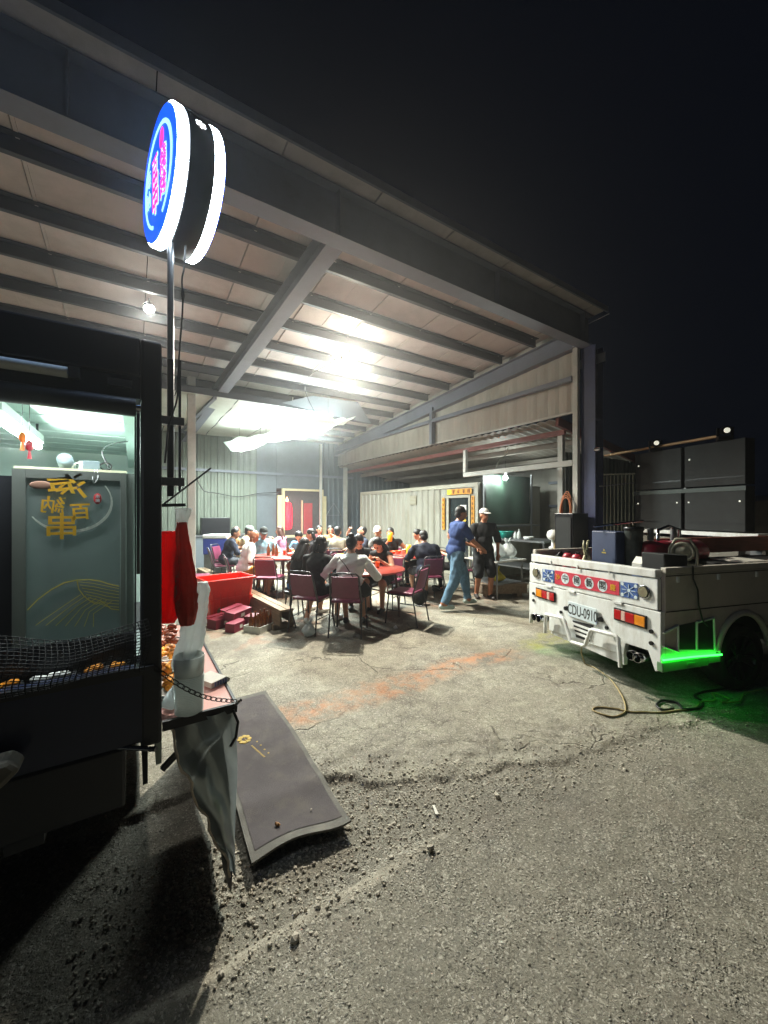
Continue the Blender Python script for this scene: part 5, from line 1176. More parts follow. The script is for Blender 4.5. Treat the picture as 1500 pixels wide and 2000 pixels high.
# ------------------------------------------------------------------ timber bench, red tub, boxes
bn_ = thing('timber_bench', 'long low weathered timber bench running into the shed', 'bench', (1.80, 5.14, 0), math.atan2(10.1 - 5.14, 1.41 - 1.80) - R(90))
BL = 4.97
for k in range(2): box('top_plank', M['woodlight'], bn_, -.13 + k*.10, -.035 + k*.10, 0, BL, .262 + k*.002, .292 + k*.002, bevel=.004)
box('side_board', M['wood'], bn_, -.135, -.105, .01, BL - .02, .075, .2605); box('side_board', M['wood'], bn_, .03, .055, .01, BL - .02, .10, .2605)
for yy in (.12, 1.7, 3.3, 4.7): box('cross_foot', M['wood'], bn_, -.18, .12, yy, yy + .09, 0, .074)
MB().tube([(.05, .05, .26), (.12, .05, 0)], .012, 6).build('leg', M['chairsteel'], bn_)
tub = thing('plastic_tub', 'large orange red plastic tub on the floor by the bench', 'tub', (1.22, 6.42, 0), R(10))
def tubshell(b, w0, d0, w1, d1, z0, z1, t):
    def rr(w, d, z, r=.05, n=5):
        o_ = []
        for cx_, cy_, a0 in ((w/2-r, d/2-r, 0), (-w/2+r, d/2-r, 90), (-w/2+r, -d/2+r, 180), (w/2-r, -d/2+r, 270)):
            for i in range(n): g = R(a0 + 90*i/(n-1)); o_.append((cx_ + r*math.cos(g), cy_ + r*math.sin(g), z))
        return o_
    L = [rr(w0-.02, d0-.02, z0), rr(w0, d0, z0+.01), rr(w1, d1, z1), rr(w1-2*t, d1-2*t, z1), rr(w0-2*t, d0-2*t, z0+.02)]
    n = len(L[0]); vs = [p for r_ in L for p in r_]
    b.add(vs, [(i*n+k, i*n+(k+1) % n, (i+1)*n+(k+1) % n, (i+1)*n+k) for i in range(4) for k in range(n)] + [tuple(reversed(range(n))), tuple(4*n+k for k in range(n))], 0, False)
b = MB(); tubshell(b, .58, .44, .70, .54, 0, .60, .008); b.build('shell', M['binred'], tub)
b = MB()
for s in (-1, 1): b.box(-.37, .37, s*.285 - .02, s*.285 + .02, .585, .615)
for s in (-1, 1): b.box(s*.362 - .012, s*.362 + .012, -.264, .264, .5855, .6145)
b.build('rim', M['binred'], tub, bevel=.006)
b = MB()
for k in range(6): xx = -.25 + .1*k; b.bar((xx, -.232, .05), (xx*1.1, -.262, .42), .02, .012, up=(0, 1, 0))
b.build('rib', M['binred'], tub)
b = MB()
for s in (-1, 1): b.box(-.325, .325, s*.252 - .006, s*.252 + .012*0 + .006, .30, .33)
b.build('band', M['binred'], tub)
MB().cyl((-.15, -.225, .14), (-.15, -.236, .14), .06, n=20).build('sticker', mat('tub_sticker', '#7b5a1a', .6), tub)
def carton(label, U, V, z, w, d, h, rz, m, flap=True, rx=0):
    t = thing('drink_carton', label, 'box', (U, V, z), rz, 'empty cartons by the red tub'); t.rotation_euler = (rx, 0, rz)
    box('body', M[m], t, -w/2, w/2, -d/2, d/2, 0, h); box('tape', M['card'], t, -w*.1, w*.1, -d/2 - .0015, d/2 + .0015, h*.3, h*.7)
    if flap: MB().bar((-w/2, d/2 + .04, h + .01), (w/2, d/2 + .04, h + .01), .09, .004).build('flap', M[m], t)
carton('crimson carton lying at the left of the heap', 1.06, 5.86, 0, .34, .18, .13, R(30), 'boxred')
carton('crimson carton stacked tilted on the heap by the red tub', 1.28, 5.86, .09, .42, .16, .12, R(42), 'boxpink', True, R(8))
carton('pink carton in front of the crimson heap', 1.20, 5.56, 0, .28, .15, .12, R(40), 'boxpink', False)
carton('small crimson carton at the right of the heap', 1.43, 5.62, 0, .2, .16, .16, R(50), 'boxred', False)
t = thing('bottle_tray', 'white carton tray full of brown bottles on the ground', 'tray', (1.50, 5.42, 0), R(35))
box('base', M['card'], t, -.19, .19, -.13, .13, 0, .008)
for s in (-1, 1): box('long_side', M['card'], t, -.19, .19, s*.134 - .004, s*.134 + .004, .0, .085)
for s in (-1, 1): box('short_side', M['card'], t, s*.194 - .004, s*.194 + .004, -.138, .138, .0, .084)
k_ = 0
for i in range(4):
    for j in range(2):
        p = Matrix.Rotation(R(35), 3, 'Z') @ Vector((-.14 + .092*i, -.06 + .12*j, 0))
        if ('beer_bottle', 'brownglass') in _mesh: o = bpy.data.objects.new('beer_bottle', _mesh[('beer_bottle', 'brownglass')]); COL.objects.link(o); o.location = (1.50 + p.x, 5.42 + p.y, .009); tag(o, ('leftmost', 'second', 'third', 'rightmost')[i] + ' brown bottle in the ' + ('near', 'far')[j] + ' row of the white carton tray', 'bottle', 'brown bottles in the white tray')
o = lumpy_bag('green_bag', .26, .2, .2, 91, M['greenplastic'], True); o.location = (1.72, 5.78, .0); tag(o, 'crumpled shiny green plastic bag behind the bottle tray', 'bag')

# ------------------------------------------------------------------ food truck, rear end open towards the camera
ft = thing('food_truck', 'dark navy food truck with an open lit rear and smoked panel', 'food truck', (0, 1.62, 0))
XL, XR, YT = -1.75, .09, 2.3       # left, right edge, depth
box('rear_panel', M['truckblue'], ft, XL, .066, -.0, .05, .80, 1.07, bevel=.006)
box('panel_lip', M['truckblack'], ft, XL, .064, -.015, -.001, 1.045, 1.072)
box('corner_post', M['truckblack'], ft, .024, XR, -.002, .09, .78, 2.238, bevel=.01)
box('post_trim', M['chrome'], ft, .012, .0225, .004, .02, 1.40, 2.0)
box('post_edge', M['truckblack'], ft, .006, .0115, .01, .06, 1.06, 2.0)
box('header', M['truckblack'], ft, XL, .0235, -.002, .12, 2.10, 2.238, bevel=.008)
box('header_soffit', M['truckblack'], ft, XL, .0235, .0, .10, 2.02, 2.097)
box('corner_post', M['truckblack'], ft, XL - .06, XL, 0, .09, .78, 2.238, bevel=.01)
t_ = MB().cyl((XL + .3, -.018, 2.07), (-.175, -.018, 2.07), .018, n=12).build('unlit_tube', M['whiteplastic'], ft); box('tube_clip', M['steel'], ft, -.172, -.145, -.03, -.003, 2.055, 2.09)
box('latch', M['steel'], ft, -.07, .0, -.022, -.003, 2.052, 2.075)
b = MB(); b.cyl((XL, -.01, 1.985), (.01, -.01, 1.985), .032, n=16); b.build('awning_roll', M['truckblack'], ft)
MB().cyl((.0105, -.01, 1.985), (.024, -.01, 1.985), .012, n=10).build('roll_pin', M['chrome'], ft)
box('right_wall', M['truckblack'], ft, XR - .012, XR, .092, YT, 1.08, 2.22)
box('inner_lining', M['mint'], ft, .055, XR - .013, .092, YT, 1.08, 2.12)
box('left_wall', M['truckblack'], ft, XL - .05, XL, .092, YT, .8, 2.22); box('front_wall', M['mint'], ft, XL, .0545, YT - .05, YT, .8, 2.1)
box('roof', M['truckblack'], ft, XL - .05, XR, .121, YT, 2.18, 2.232)
for k in range(9): 
    b = MB(); yy = .13 + .235*k; b.box(XL, .054, yy, yy + .20, 2.085, 2.10); b.build('ceiling_board', M['mint'], ft)
box('ceiling_rail', M['mint'], ft, -.03, .05, .13, YT - .06, 1.99, 2.08); box('jamb', M['mint'], ft, .018, .05, .105, .128, 1.72, 2.08)
box('cross_rail', M['mint'], ft, XL, .017, .105, .128, 1.995, 2.075)
box('floor', M['truckblack'], ft, XL, XR, .051, YT, .80, .86); box('counter', M['steel'], ft, XL, .054, .16, .55, 1.03, 1.06)
box('chassis_rail', M['truckblack'], ft, -1.4, -1.3, .1, 2.25, .5, .79); box('chassis_rail', M['truckblack'], ft, -.35, -.25, .1, 2.25, .5, .79)
box('under_bumper', M['truckblack'], ft, XL, -.02, .02, .12, .58, .79, bevel=.01)
for xx in (-.32, -1.35):
    w = bpy.data.objects.new('wheel', None); COL.objects.link(w); w.parent = ft; w.location = (xx, 1.35, .33)
    mt = Matrix.Rotation(R(90), 4, 'Y'); MB().lathe([(.2, -.09), (.30, -.1), (.33, -.07), (.33, .07), (.30, .1), (.2, .09)], 30, mtx=mt, cap=False).build('tyre', M['rubber'], w); MB().lathe([(.205, .05), (.05, .03), (.001, .03)], 24, mtx=mt).build('rim', M['rim'], w)
box('shade_skirt', M['truckblack'], ft, .05, .075, 1.0, YT, .05, .795)  # added panel, there to cast shadow on the ground by the truck
MB().tube([(-.05, .02, .80), (.055, -.03, .785), (.07, -.05, .79)], .008, 6).build('latch_pin', M['chrome'], ft)
# inner lamp of the food truck
fl = thing('tube_light', 'lit tube light inside the food truck at the left', 'light', (-.42, 2.35, 1.97)); MB().box(-.02, .02, -.4, .4, .02, .06).build('housing', M['whiteplastic'], fl); MB().cyl((0, -.38, 0), (0, .38, 0), .016, n=10).build('tube', M['tube'], fl)
for yy in (-.35, .35): MB().tube([(0, yy, .06), (0, yy, .115)], .006, 5).build('hanger', M['blackmetal'], fl)
lamp('truck_glow', 'AREA', (.0, 0, -.05), 11, (.92, 1, .97), .75, fl, (0, 0, R(90)), .1)
fill_tube = thing('tube_light', 'added fill light hidden behind the rolled awning of the food truck', 'light', (-.33, 1.705, 2.03)); box('housing', M['whiteplastic'], fill_tube, -.28, .28, -.015, .015, .012, .05); MB().cyl((-.27, 0, 0), (.27, 0, 0), .011, n=10).build('tube', mat('lit_fill_tube', '#ffffff', .5, 0, 0, 6, emit=14, ecol=(.92, 1, .97)), fill_tube)  # added tube, out of view, brightens the front of the smoked panel
lamp('tube_glow', 'AREA', (0, 0, -.02), 4.5, (.92, 1, .97), .54, fill_tube, (0, 0, 0), .03)
# smoked panel with the shop lettering seen from behind
pn = thing('acrylic_panel', 'smoked acrylic panel with gold brush lettering and pale ring', 'panel', (0, 1.75, 0))
box('sheet', M['acrylic'], pn, -.301, -.038, .0, .004, 1.17, 1.735)
for a in ((-.335, -.3015, -.004, .012, 1.14, 1.765), (-.0375, -.020, -.004, .012, 1.14, 1.765), (-.301, -.038, -.004, .012, 1.7355, 1.765), (-.301, -.038, -.004, .012, 1.14, 1.1695)): box('frame', M['acrylicframe'], pn, *a)
box('panel_side', M['acrylicframe'], pn, -.0195, .0055, .0, .01, 1.10, 1.765); box('panel_side', M['truckblack'], pn, -.44, -.3355, .0, .01, 1.10, 1.74)
def stroke2d(name, pts, w, m, parent, y=-.0025, taper=False):
    b = MB(); n_ = len(pts)
    for i in range(n_ - 1):
        p0, p1 = Vector((pts[i][0], y, pts[i][1])), Vector((pts[i+1][0], y, pts[i+1][1])); d = (p1-p0)
        if d.length < 1e-6: continue
        wi = w[i] if isinstance(w, (list, tuple)) else w
        b.bar(p0 - d.normalized()*wi*.2, p1 + d.normalized()*wi*.2, wi, .0016, up=(0, 1, 0))
    return b.build(name, m, parent)
arc = [(-.182 + .118*math.cos(R(g)), 1.657 + .106*math.sin(R(g))) for g in range(-150, 42, 8)]
stroke2d('white_ring', arc, [.004 + .006*math.sin(math.pi*min(1, i/20))**.7 for i in range(len(arc))], M['ringwhite'], pn)
def word(ch, size, u, v, m, bold=.001, tilt=0, mir=True, sx=1): return text(ch, size, 'gold_character', m, pn, Matrix.Translation((u, -.0035, v)) @ Matrix.Rotation(R(tilt), 4, 'Y') @ Matrix.Rotation(R(90), 4, 'X') @ Matrix.Diagonal((sx, 1, 1, 1)), .0005, bold, mir)
word('海', .098, -.19, 1.700, M['gold'], .0012, -8, True, 1.15); word('納', .062, -.232, 1.640, M['gold'], .0007, 5, True, 1.1); word('百', .062, -.155, 1.618, M['gold'], .0012, -4); word('串', .098, -.207, 1.563, M['gold'], .0012, 0, True, 1.0)
MB().ell((-.262, -.003, 1.712), .03, .0015, .014, n=14, m=8).build('sunset_blob', mat('peach_vinyl', '#94705f', .5), pn)
st_ = MB().ell((-.106, -.003, 1.668), .012, .0012, .020, n=14, m=8).build('red_stamp', M['redstamp'], pn); text('串', .014, 'stamp_character', M['plate'], st_, upright((-.106, -.0048, 1.676)), .0003); text('燒', .014, 'stamp_character', M['plate'], st_, upright((-.106, -.0048, 1.661)), .0003)
# gold mountain line drawing
mt1 = [(-.296, 1.29), (-.27, 1.322), (-.235, 1.352), (-.20, 1.372), (-.165, 1.378), (-.13, 1.376), (-.10, 1.368), (-.07, 1.353), (-.042, 1.343)]
stroke2d('mountain_line', mt1, .0035, M['goldline'], pn)
mid_ = [(-.165, 1.376), (-.160, 1.345), (-.145, 1.318), (-.125, 1.296), (-.11, 1.285), (-.095, 1.292), (-.08, 1.278), (-.066, 1.262), (-.042, 1.255)]
stroke2d('mountain_line', mid_, .0028, M['goldline'], pn)
for k in range(7):
    s0 = (-.282 + .02*k, 1.312 + .0115*k) if k < 6 else (-.15, 1.33)
    stroke2d('mountain_line', [(-.155 + .015*k - .0, 1.325 - .006*k), (-.19 + .012*k, 1.30 - .008*k), (-.25 + .022*k, 1.255 - .006*k), (-.275 + .026*k, 1.235 - .005*k)], .0018, M['goldline'], pn)
for k in range(7):
    a = k/7; stroke2d('mountain_line', [(-.163 + .006*k, 1.372 - .012*k), (-.12 + .004*k, 1.362 - .013*k), (-.08, 1.348 - .0125*k), (-.042, 1.334 - .0115*k)], .0016, M['goldline'], pn)
# things on top of the panel
sf = tag(box('panel_shelf', mat('pale_board', '#cfcdb0', .5), None, -.335, -.018, 1.77, 1.90, 1.768, 1.776), 'thin pale board on top of the smoked panel', 'shelf')
pr = thing('paper_roll', 'grey paper roll lying on the board above the smoked panel', 'roll', (-.205, 1.84, 1.80)); b = MB(); mtr = Matrix.Rotation(R(75), 4, 'X') @ Matrix.Rotation(R(0), 4, 'Y'); b.lathe([(.008, -.04), (.024, -.04), (.024, .04), (.008, .04)], 20, mtx=mtr); b.build('roll', M['toilet'], pr)
ab = thing('adapter_box', 'pale blue power adapter box on the board above the smoked panel', 'adapter', (-.13, 1.81, 1.777)); box('body', M['toilet'], ab, -.022, .028, -.02, .03, 0, .032, bevel=.002); box('socket_face', M['whiteplastic'], ab, -.034, -.0225, -.018, .028, 0, .03)
for zz in (.008, .02): MB().cyl((-.0345, -.0, zz), (-.0352, -.0, zz), .004, n=8).build('socket_hole', M['black'], ab)
for k, (cx_, lab) in enumerate(((-.085, 'coil of black cable at the right of the adapter box'), )):
    pts = [(cx_ + .018*math.cos(g*.5), 1.82 + .008*math.sin(g*.9), 1.79 + .014*math.sin(g*.5) + .004) for g in range(0, 50)]; tag(MB().tube(pts, .0022, 5).build('cable_coil', M['cableblack']), lab, 'cable')
tag(MB().tube(spline([(-.155, 1.79, 1.79), (-.17, 1.80, 1.80), (-.185, 1.81, 1.782)]), .0025, 5).build('white_lead', M['whiteplastic']), 'white lead from the adapter box', 'cable')
tag(MB().tube(spline([(-.115, 1.765, 1.776), (-.12, 1.742, 1.74), (-.113, 1.738, 1.725), (-.105, 1.742, 1.745), (-.108, 1.765, 1.776)]), .0013, 5).build('hanging_wire', M['steel']), 'thin wire loop hanging over the top of the smoked panel', 'wire')
tag(MB().tube(spline([(-.075, 1.83, 1.79), (-.10, 1.9, 1.86), (-.08, 2.1, 1.92), (-.02, 2.3, 1.97)]), .003, 5).build('ceiling_cable', M['cableblack']), 'black cable rising to the food truck ceiling', 'cable')
for k, (xx, zz, mm, lab) in enumerate(((-.345, 1.90, 'orangecup', 'orange charm hanging inside the food truck'), (-.325, 1.87, 'redpaint', 'red charm hanging inside the food truck'))):
    t = thing('hanging_charm', lab, 'charm', (xx, 1.95, zz)); MB().ell((0, 0, 0), .012, .012, .02, n=10, m=8, noise=.1).build('charm', M[mm], t); MB().tube([(0, 0, .018), (0, 0, 2.08 - zz)], .001, 4).build('thread', M['cableblack'], t); MB().cyl((0, 0, -.018), (0, 0, -.05), .003, .007, 8).build('tassel', M[mm], t)
# black net across the lower opening
nt_ = MB(); NU, NV = 46, 19
def netp(i, j):
    u, v = i/(NU-1), j/(NV-1); xx = -.62 + .665*u; top = 1.245 - .045*math.sin(math.pi*min(1, max(0, (u-.35)/.65))) + .02*(1-u); bot = 1.055
    return Vector((xx + .01*math.sin(v*5), 1.612 - .045*math.sin(math.pi*v) - .012*math.sin(u*9+v*4), top + (bot-top)*v + .004*math.sin(u*17)))
for i in range(NU): nt_.tube([netp(i, j) for j in range(0, NV, 2)], .0013 if i % 2 else .002, 4)
for j in range(NV): nt_.tube([netp(i, j) for i in range(0, NU, 3)] + [netp(NU-1, j)], .0015, 4)
tag(nt_.build('black_net', M['net'], fix=False), 'black mesh net sagging across the lower opening of the food truck', 'net')
# food behind the net
box('shade_board', M['truckblack'], ft, XL, .006, .118, .128, 1.0, 1.165)  # added dark sheet, makes the space behind the net read as dark
for k in range(3):
    t = thing('food_tray', ('tray of yellow food at the left behind the net', 'steel tray of pale food in the middle behind the net', 'tray of yellow food near the post behind the net')[k], 'tray', (-.36 + .14*k, 1.695, 1.03), 0, 'trays behind the food truck net')
    box('tray', M['steel'], t, -.06, .06, -.025, .028, 0, .035, bevel=.004); b = MB()
    for q in range(8): b.ell((random.uniform(-.05, .05), random.uniform(-.015, .015), .04), .014, .012, .010, n=8, m=6, noise=.15)
    b.build('food', M['whiteplastic' if k == 1 else 'foodgold'], t)
for k in range(2):
    t = thing('skewer_bundle', ('bundle of bamboo skewers at the left inside the food truck', 'bundle of red and white packets below the skewers')[k], ('skewers', 'packets')[k], (-.36 - .03*k, 1.80, 1.082))
    for q in range(9): 
        if k == 0: MB().tube([(random.uniform(-.01, .01), random.uniform(-.01, .01), 0), (random.uniform(-.03, .03), random.uniform(-.02, .02), .36)], .002, 4).build('skewer', M['woodlight'], t)
        elif q < 4: box('packet', M['redpaint' if q % 2 else 'whiteplastic'], t, -.03, .03, -.02 + .012*q, -.01 + .012*q, 0, .22 + .01*q)

# side shelf, chain and what stands on it
sh = thing('drop_shelf', 'fold-down side shelf of the food truck with black edge', 'shelf', (.092, 1.63, 0))
box('board', M['pinktray'], sh, 0, .255, .012, 1.35, .835, .845); box('front_edge', M['blackmetal'], sh, .0, .262, -.002, .0115, .815, .85); box('side_edge', M['blackmetal'], sh, .2555, .266, .012, 1.35, .82, .85)
for yy in (.1, .9): MB().bar((.005, yy, .62), (.24, yy, .82), .02, .02).build('strut', M['blackmetal'], sh)
MB().tube([(.255, -.01, .85), (.262, -.02, .86), (.27, -.03, .872)], .006, 6).build('hook', M['chrome'], sh)
box('inner_board', mat('pale_side', '#9aa79c', .5), sh, -.02, -.002, .0, 1.35, .70, .86)
MB().tube([(.245, -.006, .83), (.262, -.014, .78), (.255, -.012, .72), (.235, -.01, .69)], .006, 6).build('strap', M['blackmetal'], sh)
chn = thing('steel_chain', 'black steel chain from the truck post to the shelf corner', 'chain')
A, B_ = Vector((.066, 1.615, 1.062)), Vector((.349, 1.622, .862)); NL = 15
def chp(t): p = A.lerp(B_, t); return p + Vector((0, 0, -.035*math.sin(math.pi*t)))
for k in range(NL):
    p0, p1 = chp(k/NL - .008), chp((k+1)/NL + .012); d = (p1-p0); L = d.length; d.normalize(); up = Vector((0, 1, 0)) if k % 2 else Vector((0, 0, 1)); s_ = d.cross(up).normalized(); u_ = s_.cross(d)
    w_ = u_ if k % 2 == 0 else s_; w_ = (s_ if k % 2 else u_)
    pts = []
    for g in range(10):
        an = 2*math.pi*g/10; pts.append((p0+p1)/2 + d*math.copysign(abs(math.cos(an))**.7, math.cos(an))*L/2 + w_*math.sin(an)*.0065)
    MB().tube(pts, .0021, 5, closed=True).build('link', M['blackmetal'], chn)
cs = thing('bowl_stack', 'tall stack of clear plastic bowls on the side shelf', 'bowls', (.185, 1.672, .846))
prof = []
for k in range(22): z0 = .0065*k; prof += [(.046 + .00015*k, z0), (.0505 + .00015*k, z0 + .003), (.0505 + .00015*k, z0 + .0048), (.047 + .00015*k, z0 + .006)]
b = MB(); b.lathe(prof, 28); b.build('stacked_bowls', M['cupfilm'], cs)
b = MB(); b.lathe([(.051, .144), (.054, .18), (.055, .215), (.053, .218), (.05, .18)], 28); b.build('top_bowl', M['cupfilm'], cs)
# trays of fried food along the shelf
for k, (yy, mm, lab) in enumerate(((1.86, 'foodgold', 'nearest tray of golden fried food on the side shelf'), (2.08, 'foodgold', 'second tray of golden fried food on the side shelf'), (2.3, 'foodgold', 'third tray of fried food on the side shelf'), (2.52, 'foodred', 'fourth tray, of reddish food, on the side shelf'), (2.74, 'foodred', 'farthest tray of reddish food on the side shelf'))):
    t = thing('food_tray', lab, 'tray', (.165, yy, .846), 0, 'trays of food along the side shelf'); b = MB(); tubshell(b, .13, .17, .145, .19, 0, .035, .004); b.build('tray', M['whiteplastic'], t); b = MB()
    for q in range(14): b.ell((random.uniform(-.045, .045), random.uniform(-.06, .06), random.uniform(.028, .06)), .026, .02, .016, n=8, m=6, noise=.12)
    b.build('food', M[mm], t)
pk = thing('paper_packet', 'white printed paper packet on the outer shelf corner', 'packet', (.305, 1.90, .847), R(25)); MB().prism([(-.045, 0), (.045, 0), (.05, .012), (.03, .028), (-.045, .024)], -.06, .06).build('packet', M['paper'], pk)
b = MB()
for q in range(4):
    for r_ in range(5): b.box(-.03 + .013*r_, -.022 + .013*r_, -.0622, -.0603, .004 + .005*q, .007 + .005*q)
b.build('print', M['signblue'], pk)
pk = lumpy_bag('clear_bag', .10, .08, .07, 97, M['bag'], False); pk.location = (.135, 1.735, .846); tag(pk, 'crumpled clear bag beside the bowl stack', 'bag')
# hanging bags
def hang_bag(name, label, U, V, z0, z1, prof, depth, m, seed, rz, parts=None):
    rr = random.Random(seed); b = MB(); n1 = 44; vs = []; ph = [rr.uniform(0, 6) for _ in range(8)]
    tt_ = np.linspace(0, len(prof) - 1, 46); pw_ = np.interp(tt_, range(len(prof)), [p[0] for p in prof]); po_ = np.interp(tt_, range(len(prof)), [p[1] for p in prof]); prof = list(zip(pw_, po_)); n2 = len(prof)
    for i, (w, off) in enumerate(prof):
        t = i/(n2-1)
        for k in range(n1):
            g = 2*math.pi*k/n1; q = 1 + .11*math.sin(4*g+ph[0]+t*3) + .09*math.sin(7*g+ph[1]+t*2) + .05*math.sin(11*g+ph[2]-t*5) - .10*abs(math.sin(5*g + ph[4] + 9*t + 2*math.sin(3*g+ph[5]))) + .08*abs(math.sin(3*g + ph[6] - 17*t + 1.5*math.sin(4*g + 8*t))) + rr.uniform(-.02, .02)
            vs.append((off + w/2*q*math.cos(g), min(depth, w*.7)/2*q*math.sin(g), z0 + (z1-z0)*t))
    b.add(vs, [(i*n1+k, i*n1+(k+1) % n1, (i+1)*n1+(k+1) % n1, (i+1)*n1+k) for i in range(n2-1) for k in range(n1)] + [tuple(reversed(range(n1))), tuple((n2-1)*n1+k for k in range(n1))], 0, True)
    t = thing(name, label, 'bag', (U, V, 0), rz); b.build('pouch', m, t); return t
tan_ = mat('tan_cloth', '#7d6a48', .9, 0, .3, 6, .5, 9)
hang_bag('cloth_sack', 'tan cloth hanging bundled beside the speaker cabinet', 6.44, 4.12, .552, 1.50, [(.10, 0), (.17, .01), (.18, .0), (.16, -.01), (.17, .0), (.15, .01), (.13, .0), (.14, .0), (.10, .01), (.05, 0)], .14, tan_, 12, 0)
RB = R(-25)
rb = hang_bag('red_bag', 'bunch of red plastic bags hanging on the truck post', .128, 1.735, 1.185, 1.545, [(.055, -.014), (.088, -.010), (.094, -.006), (.096, -.004), (.094, -.004), (.092, -.005), (.090, -.006), (.086, -.006), (.078, -.006), (.066, -.006), (.05, -.006)], .06, M['redbag'], 5, RB)
o = hang_bag('orange_bag', 'duller orange red bag hanging beside the bright red bags', .172, 1.712, 1.172, 1.58, [(.045, .010), (.070, .009), (.080, .006), (.082, .004), (.080, .001), (.074, -.001), (.066, -.004), (.056, -.006), (.047, -.008), (.040, -.010), (.034, -.01)], .05, M['redbagb'], 6, RB)
wbg = hang_bag('white_bag', 'white top handles of the bag bunch tied at the post', .165, 1.72, 1.575, 1.635, [(.035, -.004), (.045, 0), (.055, .004), (.06, .006)], .03, M['bag'], 7, RB)
wb2 = hang_bag('white_bag', 'long white plastic bag hanging behind the red bags', .20, 1.735, .985, 1.335, [(.085, -.026), (.095, -.022), (.086, -.018), (.092, -.008), (.085, .0), (.092, .004), (.095, .008), (.085, .014), (.09, .018), (.08, .022), (.07, .030), (.075, .036), (.05, .038)], .05, M['bag'], 8, RB)
tag(MB().bar((.085, 1.70, 1.645), (.175, 1.70, 1.648), .012, .012).build('bag_hook', M['blackmetal']), 'black hook bar on the truck post holding the bags', 'hook')
tag(MB().tube([(.10, 1.70, 1.65), (.27, 1.72, 1.80)], .004, 6).build('thin_rod', M['blackmetal']), 'thin black rod sticking out from the truck post', 'rod')
# hanging grey film under the shelf
P = []; NI, NJ = 16, 24
for i in range(NI):
    for j in range(NJ):
        u, v = i/(NI-1), j/(NJ-1); ue = u; top = .83; 
        left = .115 + .22*(v**1.15) + .008*math.sin(v*23) ; right = .352
        xx = left + (right-left)*u; yy = 1.640 + .022*math.sin((u - v*.9)*7) - .02*v*(1-u) + .002*math.sin(u*19 + v*13)
        P.append((xx, yy, top - .66*v*(1 - .0*u)))
o = MB().grid(P, NI, NJ).build('grey_film', M['sheet'], None, fix=False); tag(o, 'silver grey film sheet hanging torn below the side shelf', 'sheet')
P2 = []
for i in range(10):
    for j in range(8): P2.append((.350 + .012*math.sin(i*1.4 + j*.5), 1.70 + .14*i, .81 - .785*j/7))
MB().grid(P2, 10, 8).build('shade_drop', M['truckblack'], o, fix=False)  # added dark sheet that blocks light coming through under the shelf
e_ = [P[j] for j in range(NJ)]; MB().tube([(p[0] - .002 + .004*math.sin(k*1.9), p[1], p[2]) for k, p in enumerate(e_)], [.003 + .003*abs(math.sin(k*1.3)) for k in range(NJ)], 5).build('torn_edge', M['torn'], o)
gt = tag(MB().prism([(-.9, .86), (-.30, .905), (-.27, .87), (-.32, .82), (-.9, .74)], 1.52, 1.60, axis='y').build('folded_tarp', M['greytarp'], None, bevel=.015), 'folded grey tarp strapped on the back of the food truck', 'tarp')

# ------------------------------------------------------------------ round lit sign on its pole
sg = thing('round_sign', 'round lit blue double-sided sign on a thin pole', 'sign', (.161, 1.70, 2.882), 3.335)
# local +x is the visible face normal
Rs = .236; mt = Matrix.Rotation(R(90), 4, 'Y')
MB().lathe([(Rs*.97, -.044), (Rs, -.041), (Rs, .041), (Rs*.97, .044)], 64, mtx=mt).build('drum', M['blackmetal'], sg)
for s in (1, -1):
    MB().lathe([(Rs*.985, .0), (Rs*1.0, .004), (Rs*1.0, .028), (Rs*.97, .034)], 64, mtx=Matrix.Translation((s*.0445, 0, 0)) @ Matrix.Rotation(R(90*s), 4, 'Y')).build('lit_rim', M['signlip'], sg)
    MB().cyl((s*.079, 0, 0), (s*.082, 0, 0), Rs*.955, n=64).build('face', M['signface'], sg)
def signtext(ch, size, y, z, m, bold, sx=1.0, sy=1.0, xo=.0845): return text(ch, size, 'sign_character', m, sg, Matrix.Translation((xo, y, z)) @ Matrix.Rotation(R(90), 4, 'Z') @ Matrix.Rotation(R(90), 4, 'X') @ Matrix.Diagonal((sx, sy, 1, 1)), .0008, bold)
ring = [(.172*math.cos(R(g)), .172*math.sin(R(g))) for g in range(-70, 250, 6)]
b = MB()
for i in range(len(ring)-1):
    b.bar((.0832, ring[i][0], ring[i][1]), (.0832, ring[i+1][0], ring[i+1][1]), .012 + .008*math.sin(i*.13)**2, .002, up=(1, 0, 0))
b.build('brush_ring', M['signring'], sg)
for ch, y_, z_, s_ in (('海', -.125, .05, .075), ('納', -.125, -.03, .075)): signtext(ch, s_, y_, z_, M['signring'], .0, .9, 1.0)
MB().ell((.084, .055, .108), .0015, .026, .038, n=16, m=10).build('pink_sun', M['signpink'], sg)
signtext('百', .085, -.035, .045, M['signpink'], .0, .9, 1.15); signtext('串', .115, -.03, -.055, M['signpink'], .0006, .8, 1.5); signtext('燒', .085, .075, .015, M['signpink'], .0, .9, 1.1); signtext('烤', .085, .075, -.075, M['signpink'], .0, .9, 1.1)
for ch_, s_, y_, z_, a_, c_ in (('百', .085, -.035, .045, .9, 1.15), ('串', .115, -.03, -.055, .8, 1.5), ('燒', .085, .075, .015, .9, 1.1), ('烤', .085, .075, -.075, .9, 1.1)): signtext(ch_, s_, y_, z_, M['signring'], .0042, a_, c_, .0828)
